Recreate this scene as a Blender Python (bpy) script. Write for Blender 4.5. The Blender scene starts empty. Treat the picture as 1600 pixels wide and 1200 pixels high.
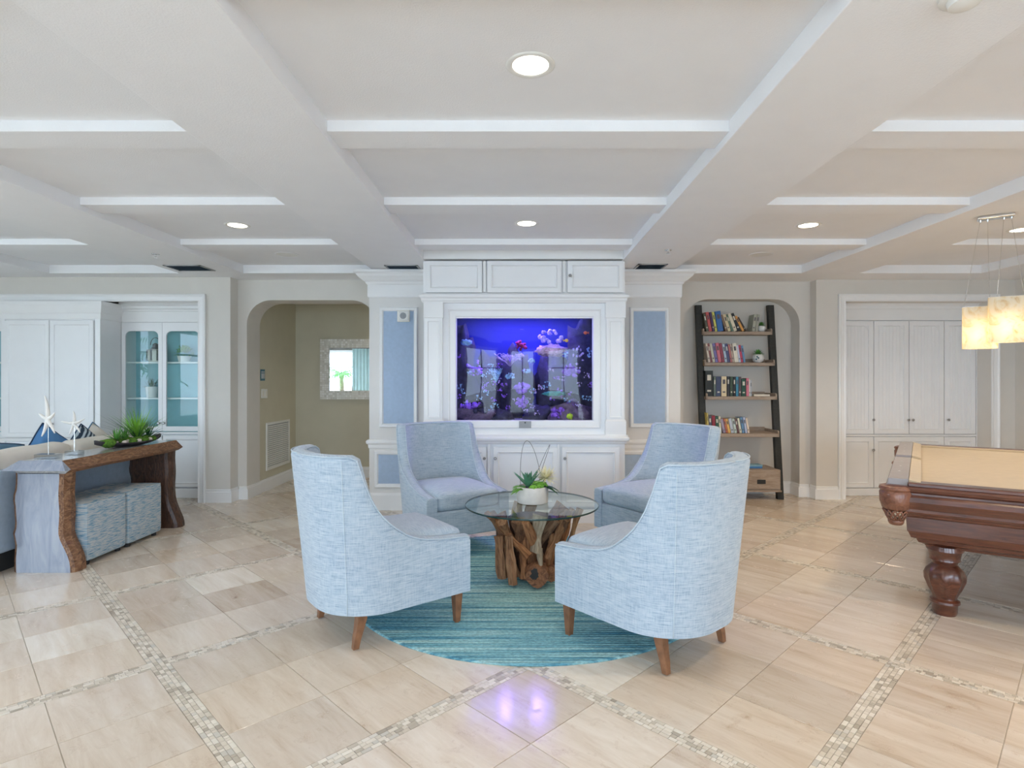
import bpy, bmesh, math, random
from mathutils import Vector, Matrix, noise as mnoise
R = random.Random(7)
sc = bpy.context.scene
COL = sc.collection
PI = math.pi
F_PX, CX, CY, EYE = 905.0, 810.0, 592.0, 1.40

# ------------------------------------------------------------------ camera
cam_d = bpy.data.cameras.new('camera'); cam = bpy.data.objects.new('camera', cam_d); COL.objects.link(cam)
cam.location = (0, 0, EYE); cam.rotation_euler = (PI/2, 0, 0)
cam_d.sensor_width = 36; cam_d.lens = F_PX/1600*36
cam_d.shift_x = -(CX-800)/1600; cam_d.shift_y = (CY-600)/1600
cam_d.clip_start = .05
sc.camera = cam
# ------------------------------------------------------------------ sky outside (lights the room through its windows)
w = bpy.data.worlds.new('sky'); sc.world = w; w.use_nodes = True
bgn = w.node_tree.nodes['Background']
bgn.inputs[0].default_value = (.64, .81, 1.0, 1); bgn.inputs[1].default_value = 11.0
# window openings: (name, centre, yaw, width, height)
WIN = [('rear_a', (-5.6, -3.12, 1.35), 0, 2.0, 1.9), ('rear_b', (-1.95, -3.12, 1.25), 0, 1.5, 2.1), ('rear_door', (0.05, -3.12, 1.2), 0, 1.1, 2.2),
       ('rear_c', (2.05, -3.12, 1.25), 0, 1.5, 2.1), ('rear_d', (4.4, -3.12, 1.25), 0, 1.3, 2.1),
       ('left_a', (-7.52, -.5, 1.5), -PI/2, 2.3, 1.9), ('left_b', (-7.52, 2.4, 1.5), -PI/2, 1.8, 1.9)]
for n, c, yaw, ww, hh in WIN:   # sampling portals: the sky itself shines in through each opening
    ld = bpy.data.lights.new('daylight_'+n, 'AREA'); ld.shape = 'RECTANGLE'; ld.size = ww; ld.size_y = hh; ld.cycles.is_portal = True
    lo = bpy.data.objects.new('daylight_'+n, ld); COL.objects.link(lo); lo.location = c; lo.rotation_euler = (PI/2, 0, yaw)
sc.view_settings.view_transform = 'Standard'; sc.view_settings.look = 'None'
sc.view_settings.gamma = 1; sc.view_settings.use_curve_mapping = False
sc.view_settings.exposure = -.1
cy = sc.cycles
cy.max_bounces = 10; cy.diffuse_bounces = 6; cy.glossy_bounces = 5; cy.transmission_bounces = 6; cy.transparent_max_bounces = 16
cy.caustics_reflective = False; cy.caustics_refractive = False; cy.sample_clamp_indirect = 6; cy.use_denoising = True

# ------------------------------------------------------------------ helpers
def PX(x, D): return (x-CX)/F_PX*D          # real position of a point seen at column x when it stands D metres away
def PZ(y, D): return EYE-(y-CY)/F_PX*D

class MB:
    def __init__(s): s.v = []; s.f = []
    def add(s, vs, fs):
        b = len(s.v); s.v += [tuple(p) for p in vs]; s.f += [tuple(i+b for i in f) for f in fs]; return s
    def box(s, x0, x1, y0, y1, z0, z1):
        return s.add([(x0,y0,z0),(x1,y0,z0),(x1,y1,z0),(x0,y1,z0),(x0,y0,z1),(x1,y0,z1),(x1,y1,z1),(x0,y1,z1)],
                     [(3,2,1,0),(4,5,6,7),(0,1,5,4),(1,2,6,5),(2,3,7,6),(3,0,4,7)])
    def hexa(s, b, t):   # 4 bottom points, 4 top points, both counter-clockwise from above
        return s.add(list(b)+list(t), [(3,2,1,0),(4,5,6,7),(0,1,5,4),(1,2,6,5),(2,3,7,6),(3,0,4,7)])
    def rings(s, rings, closed=True, cap0=True, cap1=True):
        n = len(rings[0]); vs = [p for r in rings for p in r]; fs = []
        for i in range(len(rings)-1):
            for j in range(n if closed else n-1):
                k = (j+1) % n; fs.append((i*n+j, i*n+k, (i+1)*n+k, (i+1)*n+j))
        if cap0: fs.append(tuple(range(n-1, -1, -1)))
        if cap1: m = (len(rings)-1)*n; fs.append(tuple(m+j for j in range(n)))
        return s.add(vs, fs)
    def lathe(s, prof, n=20, c=(0,0,0), cap0=True, cap1=True, flute=None, a0=0):
        rs = []
        for q in prof:
            r, z = q[0], q[1]; fl = q[2] if len(q) > 2 else 0
            rs.append([(c[0]+r*(1+fl*math.cos((flute or 8)*2*PI*j/n))*math.cos(a0+2*PI*j/n), c[1]+r*(1+fl*math.cos((flute or 8)*2*PI*j/n))*math.sin(a0+2*PI*j/n), c[2]+z) for j in range(n)])
        return s.rings(rs, True, cap0, cap1)
    def tube(s, path, rad, n=6, caps=True, flat=1.0):
        P = [Vector(p) for p in path]; rs = []; up = None
        for i, p in enumerate(P):
            t = (P[min(i+1, len(P)-1)]-P[max(i-1, 0)])
            if t.length < 1e-9: t = Vector((0,0,1))
            t.normalize()
            if up is None: up = Vector((0,0,1)) if abs(t.z) < .9 else Vector((1,0,0))
            a = t.cross(up)
            if a.length < 1e-6: a = t.cross(Vector((1,0,0)))
            a.normalize(); b = a.cross(t).normalized(); up = b
            r = rad[i] if isinstance(rad, (list, tuple)) else rad
            rs.append([tuple(p+a*(r*math.cos(2*PI*j/n))+b*(r*flat*math.sin(2*PI*j/n))) for j in range(n)])
        for r in rs: r.reverse()
        return s.rings(rs, True, caps, caps)
    def loops(s, x0, x1, z0, z1, y, lp, fill=True):
        """mitred rectangular moulding on a wall plane facing -Y; lp = (inset, proud) pairs from the outer edge inwards"""
        rs = [[(x0+i, y-p, z0+i), (x1-i, y-p, z0+i), (x1-i, y-p, z1-i), (x0+i, y-p, z1-i)] for i, p in lp]
        return s.rings(rs, True, False, fill)
    def prism(s, pts, y0, y1):  # outline in XZ (counter-clockwise seen from -Y) pushed from y0 to y1
        n = len(pts); s.add([(x, y0, z) for x, z in pts]+[(x, y1, z) for x, z in pts],
              [tuple(range(n)), tuple(range(2*n-1, n-1, -1))]+[(j, j+n, (j+1) % n+n, (j+1) % n) for j in range(n)]); return s
    def crown(s, x0, x1, yf, yb, prof):  # moulding round three sides of a block; prof = (out, z) from bottom up
        rs = [[(x0-o, yb, z), (x0-o, yf-o, z), (x1+o, yf-o, z), (x1+o, yb, z)] for o, z in prof]
        return s.rings(rs, True, True, True)
    def rblock(s, hx, hy, prof, cx=0, cyy=0):  # rectangular rings, prof = (offset, z)
        return s.rings([[(cx-hx-o, cyy-hy-o, z), (cx+hx+o, cyy-hy-o, z), (cx+hx+o, cyy+hy+o, z), (cx-hx-o, cyy+hy+o, z)] for o, z in prof])
    def cushion(s, hx, hy, hz, r, crown=0., n=8, c=(0,0,0), sag=0.):
        vs = []; idx = {}; fs = []
        def pt(a, b, d):
            k = (a, b, d)
            if k in idx: return idx[k]
            p = Vector((-1+2*a/n, -1+2*b/n, -1+2*d/n)); h = Vector((hx, hy, hz))
            q = Vector([(abs(t)**.8)*(1 if t > 0 else -1) for t in p]); q = Vector((q.x*hx, q.y*hy, q.z*hz))
            inn = Vector([max(-(h[i]-r), min(h[i]-r, q[i])) for i in range(3)]); d_ = q-inn
            if d_.length > 1e-9:
                m = max(abs(d_.x), abs(d_.y), abs(d_.z)); q = inn+d_.normalized()*min(r, m) if m > 0 else q
            bul = crown*(1-(q.x/hx)**2)*(1-(q.y/hy)**2)
            q.z += bul if q.z > 0 else -bul*.3
            vs.append((q.x+c[0], q.y+c[1], q.z+c[2])); idx[k] = len(vs)-1; return idx[k]
        for i in range(n):
            for j in range(n):
                for (o, fl) in ((0, True), (n, False)):
                    for ax in range(3):
                        def P4(u, v):
                            t = [0,0,0]; t[ax] = o; t[(ax+1) % 3] = u; t[(ax+2) % 3] = v; return pt(*t)
                        q = [P4(i,j), P4(i+1,j), P4(i+1,j+1), P4(i,j+1)]
                        fs.append(tuple(reversed(q)) if fl else tuple(q))
        return s.add(vs, fs)
    def blob(s, c, rx, ry, rz, amp=.15, freq=3., seed=0, nu=14, nv=9):
        vs = []; fs = []
        for i in range(nv+1):
            th = PI*i/nv
            for j in range(nu):
                ph = 2*PI*j/nu; d = Vector((math.sin(th)*math.cos(ph), math.sin(th)*math.sin(ph), math.cos(th)))
                k = 1+amp*mnoise.noise(d*freq+Vector((seed*3.1, seed*1.7, seed)))*2
                vs.append((c[0]+d.x*rx*k, c[1]+d.y*ry*k, c[2]+d.z*rz*k))
        for i in range(nv):
            for j in range(nu):
                k = (j+1) % nu; fs.append((i*nu+j, (i+1)*nu+j, (i+1)*nu+k, i*nu+k))
        return s.add(vs, fs)
    def leaf(s, base, d, length, width, droop=.3, n=5, fold=.25, tip=.05, belly=.35):
        """bent, folded blade with a mid-rib"""
        b = Vector(base); d = Vector(d).normalized(); side = d.cross(Vector((0,0,1)))
        if side.length < 1e-3: side = Vector((1,0,0))
        side.normalize(); vs = []
        for i in range(n+1):
            t = i/n; w_ = width*((t/belly)**.6 if t < belly else ((1-t)/(1-belly))**.8)
            p = b+d*(length*t)+Vector((0,0,-droop*length*t*t)); n_ = side.cross(d).normalized()
            vs += [tuple(p-side*w_*.5+n_*fold*w_*.5), tuple(p), tuple(p+side*w_*.5+n_*fold*w_*.5)]
        fs = []
        for i in range(n):
            a = i*3; fs += [(a, a+1, a+4, a+3), (a+1, a+2, a+5, a+4)]
        return s.add(vs, fs)
    def jitter(s, amp, freq=4., seed=0, start=0):
        for i in range(start, len(s.v)):
            p = Vector(s.v[i]); q = mnoise.noise_vector(p*freq+Vector((seed, seed*2.3, -seed))); s.v[i] = tuple(p+q*amp)
        return s
    def xf(s, M, start=0):
        for i in range(start, len(s.v)): s.v[i] = tuple(M @ Vector(s.v[i]))
        return s

def mesh(name, mb):
    me = bpy.data.meshes.new(name); me.from_pydata(mb.v, [], mb.f); me.validate(); me.update(); return me
def obj(name, mb, mat, parent=None, smooth=False, bevel=0., seg=2, loc=None, rot=None):
    o = bpy.data.objects.new(name, mesh(name, mb) if isinstance(mb, MB) else mb); COL.objects.link(o)
    if isinstance(mb, MB): o.data.materials.append(M[mat])
    if parent: o.parent = parent
    if loc: o.location = loc
    if rot: o.rotation_euler = rot
    if smooth:
        for p in o.data.polygons: p.use_smooth = True
        if smooth != True:
            try: o.data.set_sharp_from_angle(angle=math.radians(smooth))
            except Exception: pass
    if bevel:
        m = o.modifiers.new('bevel', 'BEVEL'); m.width = bevel; m.segments = seg; m.limit_method = 'ANGLE'; m.angle_limit = math.radians(40)
    return o
def tag(o, label, cat=None, group=None, kind=None):
    o['label'] = label
    if cat: o['category'] = cat
    if group: o['group'] = group
    if kind: o['kind'] = kind
    return o
def thing(name, label, cat, loc=(0,0,0), rotz=0., group=None):
    o = bpy.data.objects.new(name, None); COL.objects.link(o); o.empty_display_size = .1
    o.location = loc; o.rotation_euler = (0,0,rotz); return tag(o, label, cat, group)
def struct(name, mb, mat, label, cat, **k):
    o = obj(name, mb, mat, **k); return tag(o, label, cat, None, 'structure')
def copy_tree(o, parent=None):
    c = o.copy(); COL.objects.link(c); c.parent = parent
    for ch in o.children: copy_tree(ch, c)
    return c
# ------------------------------------------------------------------ materials
M = {}
def nm(name):
    m = bpy.data.materials.new(name); m.use_nodes = True; nt = m.node_tree; b = nt.nodes['Principled BSDF']; M[name] = m
    return m, nt, b
def node(nt, t, **k):
    n = nt.nodes.new(t)
    for a, v in k.items(): setattr(n, a, v)
    return n
def ramp(nt, src, stops, interp='LINEAR'):
    r = node(nt, 'ShaderNodeValToRGB'); cr = r.color_ramp; cr.interpolation = interp
    while len(cr.elements) < len(stops): cr.elements.new(.5)
    for e, (p, c) in zip(cr.elements, stops): e.position = p; e.color = (*c, 1)
    nt.links.new(src, r.inputs[0]); return r.outputs[0]
def coords(nt, kind='Object', scale=(1,1,1), rot=(0,0,0)):
    mp = node(nt, 'ShaderNodeMapping'); mp.inputs['Scale'].default_value = scale; mp.inputs['Rotation'].default_value = rot
    if kind == 'World': nt.links.new(node(nt, 'ShaderNodeNewGeometry').outputs['Position'], mp.inputs[0])
    else: nt.links.new(node(nt, 'ShaderNodeTexCoord').outputs[kind], mp.inputs[0])
    return mp.outputs[0]
def noise(nt, vec, scale=5, detail=4, rough=.5, dist=0):
    n = node(nt, 'ShaderNodeTexNoise'); n.inputs['Scale'].default_value = scale; n.inputs['Detail'].default_value = detail
    n.inputs['Roughness'].default_value = rough; n.inputs['Distortion'].default_value = dist
    if vec is not None: nt.links.new(vec, n.inputs['Vector'])
    return n.outputs['Fac']
def mixc(nt, fac, a, b, mode='MIX'):
    m = node(nt, 'ShaderNodeMix', data_type='RGBA', blend_type=mode)
    for s_, v in ((0, fac), (6, a), (7, b)):
        if isinstance(v, (int, float)): m.inputs[s_].default_value = v
        elif isinstance(v, tuple): m.inputs[s_].default_value = (*v, 1)
        else: nt.links.new(v, m.inputs[s_])
    return m.outputs[2]
def math_(nt, op, a, b=None):
    m = node(nt, 'ShaderNodeMath', operation=op)
    for i, v in enumerate((a, b)):
        if v is None: continue
        if isinstance(v, (int, float)): m.inputs[i].default_value = v
        else: nt.links.new(v, m.inputs[i])
    return m.outputs[0]
def bump(nt, b, h, strength=.3, dist=.01):
    n = node(nt, 'ShaderNodeBump'); n.inputs['Strength'].default_value = strength; n.inputs['Distance'].default_value = dist
    nt.links.new(h, n.inputs['Height']); nt.links.new(n.outputs[0], b.inputs['Normal'])
def plain(name, col, rough=.5, metal=0., spec=.5, var=.04, vs=6., bmp=0., bs=80., coat=0., sheen=0.):
    m, nt, b = nm(name); v = coords(nt, 'Object')
    n = noise(nt, v, vs, 3)
    nt.links.new(ramp(nt, n, [(.3, tuple(c*(1-var) for c in col)), (.7, tuple(min(1, c*(1+var)) for c in col))]), b.inputs['Base Color'])
    b.inputs['Roughness'].default_value = rough; b.inputs['Metallic'].default_value = metal; b.inputs['Specular IOR Level'].default_value = spec
    b.inputs['Coat Weight'].default_value = coat; b.inputs['Coat Roughness'].default_value = .1; b.inputs['Sheen Weight'].default_value = sheen
    if bmp: bump(nt, b, noise(nt, v, bs, 3), bmp, .004)
    return m
plain('ceiling_paint', (.88,.88,.89), .75, var=.01, bmp=.35, bs=140)
plain('beam_paint', (.89,.89,.90), .7, var=.01, bmp=.3, bs=140)
plain('wall_paint', (.70,.665,.61), .8, var=.015, bmp=.1, bs=120)
plain('rear_shade_paint', (.20,.19,.17), .85, var=.03)  # dark tone stands in for a backlit wall, deepens the tank reflections
plain('alcove_paint', (.60,.56,.43), .85, var=.02)
plain('trim_white', (.86,.855,.845), .35, var=.01)
plain('cabinet_white', (.86,.86,.86), .35, var=.012)
plain('cabinet_inside', (.30,.56,.62), .6, var=.1, vs=3)
plain('panel_blue', (.40,.51,.66), .7, var=.04, vs=30, bmp=.15, bs=300)
plain('dark_gap', (.03,.03,.03), .8)
plain('knob_metal', (.35,.34,.33), .3, metal=1)
plain('chrome', (.75,.75,.75), .15, metal=1)
plain('plastic_white', (.83,.82,.78), .4)
plain('plastic_grey', (.35,.36,.37), .5)
plain('vent_dark', (.06,.09,.12), .6)
plain('sign_teal', (.05,.16,.2), .5)
plain('leg_wood', (.23,.105,.05), .4, var=.25, vs=25)
plain('black_wood', (.022,.022,.018), .55, var=.3, vs=40, bmp=.2, bs=120)
plain('felt_tan', (.52,.42,.285), .95, var=.04, vs=20, sheen=.2)
plain('rail_sheen_grey', (.36,.33,.33), .35, var=.05, vs=10)  # grey puts the reflection on the glossy wood rail tops into the colour
plain('cream_cloth', (.80,.76,.69), .9, var=.03, vs=10, bmp=.2, bs=150)
plain('sofa_blue', (.36,.45,.56), .9, var=.06, vs=30, bmp=.2, bs=250)
plain('pillow_blue', (.10,.27,.55), .8, var=.12, vs=6)
plain('pillow_slate', (.12,.24,.36), .8, var=.12, vs=8)
plain('pillow_edge', (.02,.05,.11), .8)
plain('starfish', (.86,.83,.78), .7, var=.04, vs=30, bmp=.5, bs=140)
plain('leaf_green', (.10,.30,.05), .5, var=.35, vs=14)
plain('leaf_bright', (.20,.45,.05), .5, var=.3, vs=14)
plain('leaf_dark', (.03,.12,.04), .45, var=.3, vs=14)
plain('leaf_blue', (.10,.28,.17), .5, var=.3, vs=14)
plain('moss', (.09,.20,.02), .95, var=.5, vs=60, bmp=.8, bs=120)
plain('petal', (.88,.84,.58), .6, var=.06)
plain('twig', (.07,.05,.04), .6)
plain('soil', (.04,.03,.025), .95, bmp=.6, bs=90)
plain('tray_dark', (.05,.045,.05), .5, var=.3, vs=30)
plain('pebble', (.66,.58,.52), .7, var=.15)
plain('pot_white', (.80,.78,.75), .5, var=.03)
plain('pot_stone', (.72,.68,.62), .75, var=.1, vs=14, bmp=.2, bs=40)
plain('paper', (.80,.75,.64), .85, var=.08, vs=60)
plain('device_white', (.84,.80,.70), .4)
plain('bounce_ground', (.72,.70,.66), .9, var=.05, vs=2)
plain('curtain', (.55,.72,.72), .85, var=.05)
plain('glass_edge', (.012,.05,.045), .15, spec=.6)
plain('lantern_metal', (.05,.06,.06), .5)
plain('bark', (.16,.11,.07), .9, var=.3)
# wood with grain along a local axis
def wood(name, cols, scale=(1,1,1), rough=.45, coat=0., gs=6., bmp=.25, dist=1.2, kind='Object', rnd=False):
    m, nt, b = nm(name); v = coords(nt, kind, scale)
    if rnd:
        oi = node(nt, 'ShaderNodeObjectInfo'); va = node(nt, 'ShaderNodeVectorMath', operation='ADD'); nt.links.new(v, va.inputs[0])
        cm = node(nt, 'ShaderNodeCombineXYZ'); k = math_(nt, 'MULTIPLY', oi.outputs['Random'], 50.); 
        for i in range(3): nt.links.new(k, cm.inputs[i])
        nt.links.new(cm.outputs[0], va.inputs[1]); v = va.outputs[0]
    n1 = noise(nt, v, gs, 6, .6, dist); c = ramp(nt, n1, [(i/(len(cols)-1)*.5+.25, q) for i, q in enumerate(cols)])
    if rnd:
        c = mixc(nt, 1., c, ramp(nt, oi.outputs['Random'], [(0, (1.05,.72,.5)), (.25, (.5,.45,.42)), (.5, (1.35,.95,.65)), (.75, (.8,.62,.48)), (1, (1.45,1.35,1.15))]), 'MULTIPLY')
    nt.links.new(c, b.inputs['Base Color']); b.inputs['Roughness'].default_value = rough; b.inputs['Coat Weight'].default_value = coat; b.inputs['Coat Roughness'].default_value = .12
    bump(nt, b, n1, bmp, .01); return m
wood('mahogany', [(.035,.009,.005), (.105,.030,.015), (.17,.056,.027)], (1,9,9), .28, .6, 5, .05)
wood('mahogany_carved', [(.10,.032,.016), (.22,.085,.045), (.30,.13,.07)], (3,3,3), .35, .4, 9, .5)
wood('driftwood', [(.05,.028,.016), (.20,.105,.052), (.36,.215,.12), (.50,.36,.235)], (7,7,1), .8, 0, 5, .9, 1.6, rnd=True)
wood('driftwood_pale', [(.16,.11,.07), (.36,.27,.18), (.52,.42,.30), (.62,.53,.41)], (7,7,1), .8, 0, 5, .9, 1.6)
wood('driftwood_orange', [(.06,.026,.012), (.22,.10,.045), (.38,.19,.09), (.46,.28,.16)], (7,7,1), .8, 0, 5, .9, 1.6)
wood('driftwood_end', [(.05,.022,.012), (.22,.09,.04), (.38,.18,.08)], (2,2,2), .75, 0, 9, .8, 3)
wood('console_grey', [(.22,.25,.32), (.29,.32,.39), (.37,.39,.44)], (5,5,1), .22, .5, 3, .08, 1.5)
wood('console_top', [(.20,.20,.21), (.33,.32,.31), (.42,.41,.40)], (6,1,6), .25, .5, 3, .05, 1.5)
wood('live_edge', [(.05,.022,.012), (.22,.10,.045), (.42,.24,.12)], (8,2,6), .6, .1, 5, .9, 2)
wood('live_edge_dark', [(.018,.009,.006), (.07,.03,.016), (.16,.07,.035)], (7,7,2), .5, .15, 5, .8, 2)
wood('shelf_wood', [(.25,.18,.13), (.38,.29,.22), (.46,.37,.29)], (1,6,6), .6, 0, 6, .15)

def fabric(name, dark, mid, light, bmpv=.35):
    m, nt, b = nm(name)
    n1 = noise(nt, coords(nt, 'Object', (15,15,260)), 1, 3, .6); n2 = noise(nt, coords(nt, 'Object', (230,230,14)), 1, 3, .6)
    n3 = noise(nt, coords(nt, 'Object', (18,250,18)), 1, 3, .6); n4 = noise(nt, coords(nt, 'Object', (1,1,1)), 3, 2)
    gn = node(nt, 'ShaderNodeTexCoord'); sx = node(nt, 'ShaderNodeSeparateXYZ'); nt.links.new(gn.outputs['Normal'], sx.inputs[0])
    up = ramp(nt, math_(nt, 'ABSOLUTE', sx.outputs[2]), [(.6, (0,0,0)), (.8, (1,1,1))])
    mx = node(nt, 'ShaderNodeMix'); nt.links.new(up, mx.inputs[0]); nt.links.new(n1, mx.inputs[2]); nt.links.new(n3, mx.inputs[3])
    h = math_(nt, 'ADD', math_(nt, 'MULTIPLY', mx.outputs[0], .65), math_(nt, 'MULTIPLY', n2, .35))
    c = ramp(nt, h, [(.36, dark), (.5, mid), (.62, light)])
    c = mixc(nt, 1., c, ramp(nt, n4, [(.3, (.95,.95,.96)), (.7, (1.03,1.03,1.02))]), 'MULTIPLY')
    nt.links.new(c, b.inputs['Base Color']); b.inputs['Roughness'].default_value = .9; b.inputs['Sheen Weight'].default_value = .25
    bump(nt, b, h, bmpv, .004)
fabric('chair_fabric', (.265,.345,.445), (.415,.50,.58), (.515,.575,.625))
fabric('chair_piping', (.40,.50,.58), (.50,.59,.66), (.58,.65,.70))
# ottoman weave: broken horizontal streaks in blue, grey and cream
m, nt, b = nm('ottoman_weave')
n1 = noise(nt, coords(nt, 'Object', (15,15,170)), 1, 4, .65)
c = ramp(nt, n1, [(.30, (.08,.20,.32)), (.42, (.22,.37,.48)), (.50, (.40,.48,.53)), (.58, (.58,.58,.55)), (.72, (.32,.41,.46))])
nt.links.new(c, b.inputs['Base Color']); b.inputs['Roughness'].default_value = .9; bump(nt, b, n1, .5, .006)
# striped pillow
m, nt, b = nm('pillow_stripe'); wv = node(nt, 'ShaderNodeTexWave'); wv.inputs['Scale'].default_value = 9; wv.inputs['Distortion'].default_value = 2
nt.links.new(coords(nt, 'Object'), wv.inputs[0]); nt.links.new(ramp(nt, wv.outputs['Fac'], [(.35, (.03,.05,.08)), (.6, (.5,.58,.62))]), b.inputs['Base Color']); b.inputs['Roughness'].default_value = .9
# rug: rows of yarn running left-right, sea blues to sage
m, nt, b = nm('rug_yarn')
n1 = noise(nt, coords(nt, 'Object', (.7,30,1)), 1, 4, .7); n2 = noise(nt, coords(nt, 'Object', (1,1,1)), 1.5, 2, .5); n3 = noise(nt, coords(nt, 'Object', (60,120,60)), 1, 2)
ca = ramp(nt, n1, [(.28, (.03,.12,.19)), (.40, (.08,.25,.33)), (.50, (.19,.39,.43)), (.60, (.33,.52,.52)), (.74, (.50,.64,.60))])
cb = ramp(nt, n1, [(.30, (.06,.18,.20)), (.45, (.22,.38,.36)), (.6, (.42,.56,.47)), (.74, (.56,.66,.54))])
tcx = node(nt, 'ShaderNodeTexCoord'); ln = node(nt, 'ShaderNodeVectorMath', operation='LENGTH'); nt.links.new(tcx.outputs['Object'], ln.inputs[0])
g = ramp(nt, ln.outputs['Value'], [(.15, (1,1,1)), (.95, (0,0,0))])
c = mixc(nt, math_(nt, 'MULTIPLY', g, math_(nt, 'MULTIPLY', n2, 1.3)), ca, cb)
c = mixc(nt, 1., c, ramp(nt, n3, [(.3, (.75,.75,.75)), (.7, (1.2,1.2,1.2))]), 'MULTIPLY')
nt.links.new(c, b.inputs['Base Color']); b.inputs['Roughness'].default_value = 1; bump(nt, b, n3, .5, .01)
# travertine tile: each tile its own tone and veining
m, nt, b = nm('travertine')
gi = node(nt, 'ShaderNodeNewGeometry'); oi = node(nt, 'ShaderNodeObjectInfo')
rn = math_(nt, 'FRACT', math_(nt, 'ADD', oi.outputs['Random'], gi.outputs['Random Per Island']))
cm = node(nt, 'ShaderNodeCombineXYZ'); k = math_(nt, 'MULTIPLY', rn, 37.)
for i in range(3): nt.links.new(k, cm.inputs[i])
va = node(nt, 'ShaderNodeVectorMath', operation='ADD'); nt.links.new(coords(nt, 'World', (1,1,1), (0,0,PI/4)), va.inputs[0]); nt.links.new(cm.outputs[0], va.inputs[1])
mp = node(nt, 'ShaderNodeMapping'); mp.inputs['Scale'].default_value = (1.1,7.,1); nt.links.new(va.outputs[0], mp.inputs[0])
n1 = noise(nt, mp.outputs[0], 1.5, 8, .68, .5); n2 = noise(nt, va.outputs[0], 14, 6, .7, .4)
base = ramp(nt, n1, [(.26, (.53,.42,.325)), (.40, (.665,.57,.47)), (.56, (.74,.66,.57)), (.75, (.81,.75,.68))])
tone = ramp(nt, rn, [(0, (.84,.79,.74)), (.35, (.97,.94,.91)), (.6, (1.02,1.0,.97)), (.88, (.93,.86,.78)), (.9, (1.1,1.11,1.1)), (1, (1.1,1.12,1.12))])
c = mixc(nt, 1., base, tone, 'MULTIPLY')
pits = ramp(nt, n2, [(.30, (.70,.63,.56)), (.42, (1,1,1))]); c = mixc(nt, 1., c, pits, 'MULTIPLY')
nt.links.new(c, b.inputs['Base Color']); nt.links.new(ramp(nt, n2, [(.3, (.36,.36,.36)), (.5, (.13,.13,.13))]), b.inputs['Roughness'])
b.inputs['Specular IOR Level'].default_value = .5
m, nt, b = nm('mosaic_chip'); gi = node(nt, 'ShaderNodeNewGeometry')
nt.links.new(ramp(nt, gi.outputs['Random Per Island'], [(0, (.38,.32,.25)), (.12, (.50,.43,.34)), (.3, (.63,.55,.45)), (.6, (.71,.63,.525)), (.9, (.80,.73,.63)), (1, (.52,.48,.42))]), b.inputs['Base Color'])
b.inputs['Roughness'].default_value = .35
plain('grout', (.50,.45,.38), .9, var=.05)
# pearl mosaic of the mirror frame
m, nt, b = nm('pearl'); gi = node(nt, 'ShaderNodeNewGeometry')
nt.links.new(ramp(nt, gi.outputs['Random Per Island'], [(0, (.66,.64,.57)), (.5, (.82,.80,.73)), (1, (.93,.92,.88))]), b.inputs['Base Color']); b.inputs['Roughness'].default_value = .25
# clear panes
def pane(name, tint, ior=1.5, rough=0.):
    m, nt, b = nm(name); nt.nodes.remove(b); out = nt.nodes['Material Output']
    tr = node(nt, 'ShaderNodeBsdfTransparent'); tr.inputs[0].default_value = (*tint, 1); gl = node(nt, 'ShaderNodeBsdfGlossy'); gl.inputs['Roughness'].default_value = rough
    fr = node(nt, 'ShaderNodeFresnel'); fr.inputs[0].default_value = ior; mx = node(nt, 'ShaderNodeMixShader')
    bf = node(nt, 'ShaderNodeNewGeometry'); nt.links.new(math_(nt, 'MULTIPLY', fr.outputs[0], math_(nt, 'SUBTRACT', 1., bf.outputs['Backfacing'])), mx.inputs[0]); nt.links.new(tr.outputs[0], mx.inputs[1]); nt.links.new(gl.outputs[0], mx.inputs[2]); nt.links.new(mx.outputs[0], out.inputs[0])
pane('clear_glass', (.93,.98,.97)); pane('table_glass', (.86,.93,.92), 1.6); pane('tank_glass', (.92,.95,1.), 1.42); pane('acrylic', (.84,.87,.89), 1.7)
m, nt, b = nm('mirror'); b.inputs['Base Color'].default_value = (.9,.92,.92,1); b.inputs['Metallic'].default_value = 1; b.inputs['Roughness'].default_value = .01
def emit(name, col, s, base=(.8,.8,.8)):
    m, nt, b = nm(name); b.inputs['Base Color'].default_value = (*base, 1); b.inputs['Emission Color'].default_value = (*col, 1); b.inputs['Emission Strength'].default_value = s
emit('lamp_lens', (1,.90,.72), 9); emit('led_violet', (.33,.2,1), 220); emit('bulb', (1,.75,.42), 5)
# alabaster shade
m, nt, b = nm('alabaster'); v = coords(nt, 'Object'); n1 = noise(nt, v, 9, 6, .6, 2.5)
c = ramp(nt, n1, [(.28, (.60,.38,.16)), (.38, (.85,.74,.52)), (.5, (.92,.88,.76)), (.8, (.95,.92,.86))])
nt.links.new(c, b.inputs['Base Color']); b.inputs['Roughness'].default_value = .4
tl = node(nt, 'ShaderNodeBsdfTranslucent'); nt.links.new(c, tl.inputs[0]); mx = node(nt, 'ShaderNodeMixShader'); mx.inputs[0].default_value = .5
out = nt.nodes['Material Output']; nt.links.new(b.outputs[0], mx.inputs[1]); nt.links.new(tl.outputs[0], mx.inputs[2]); nt.links.new(mx.outputs[0], out.inputs[0])
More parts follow.
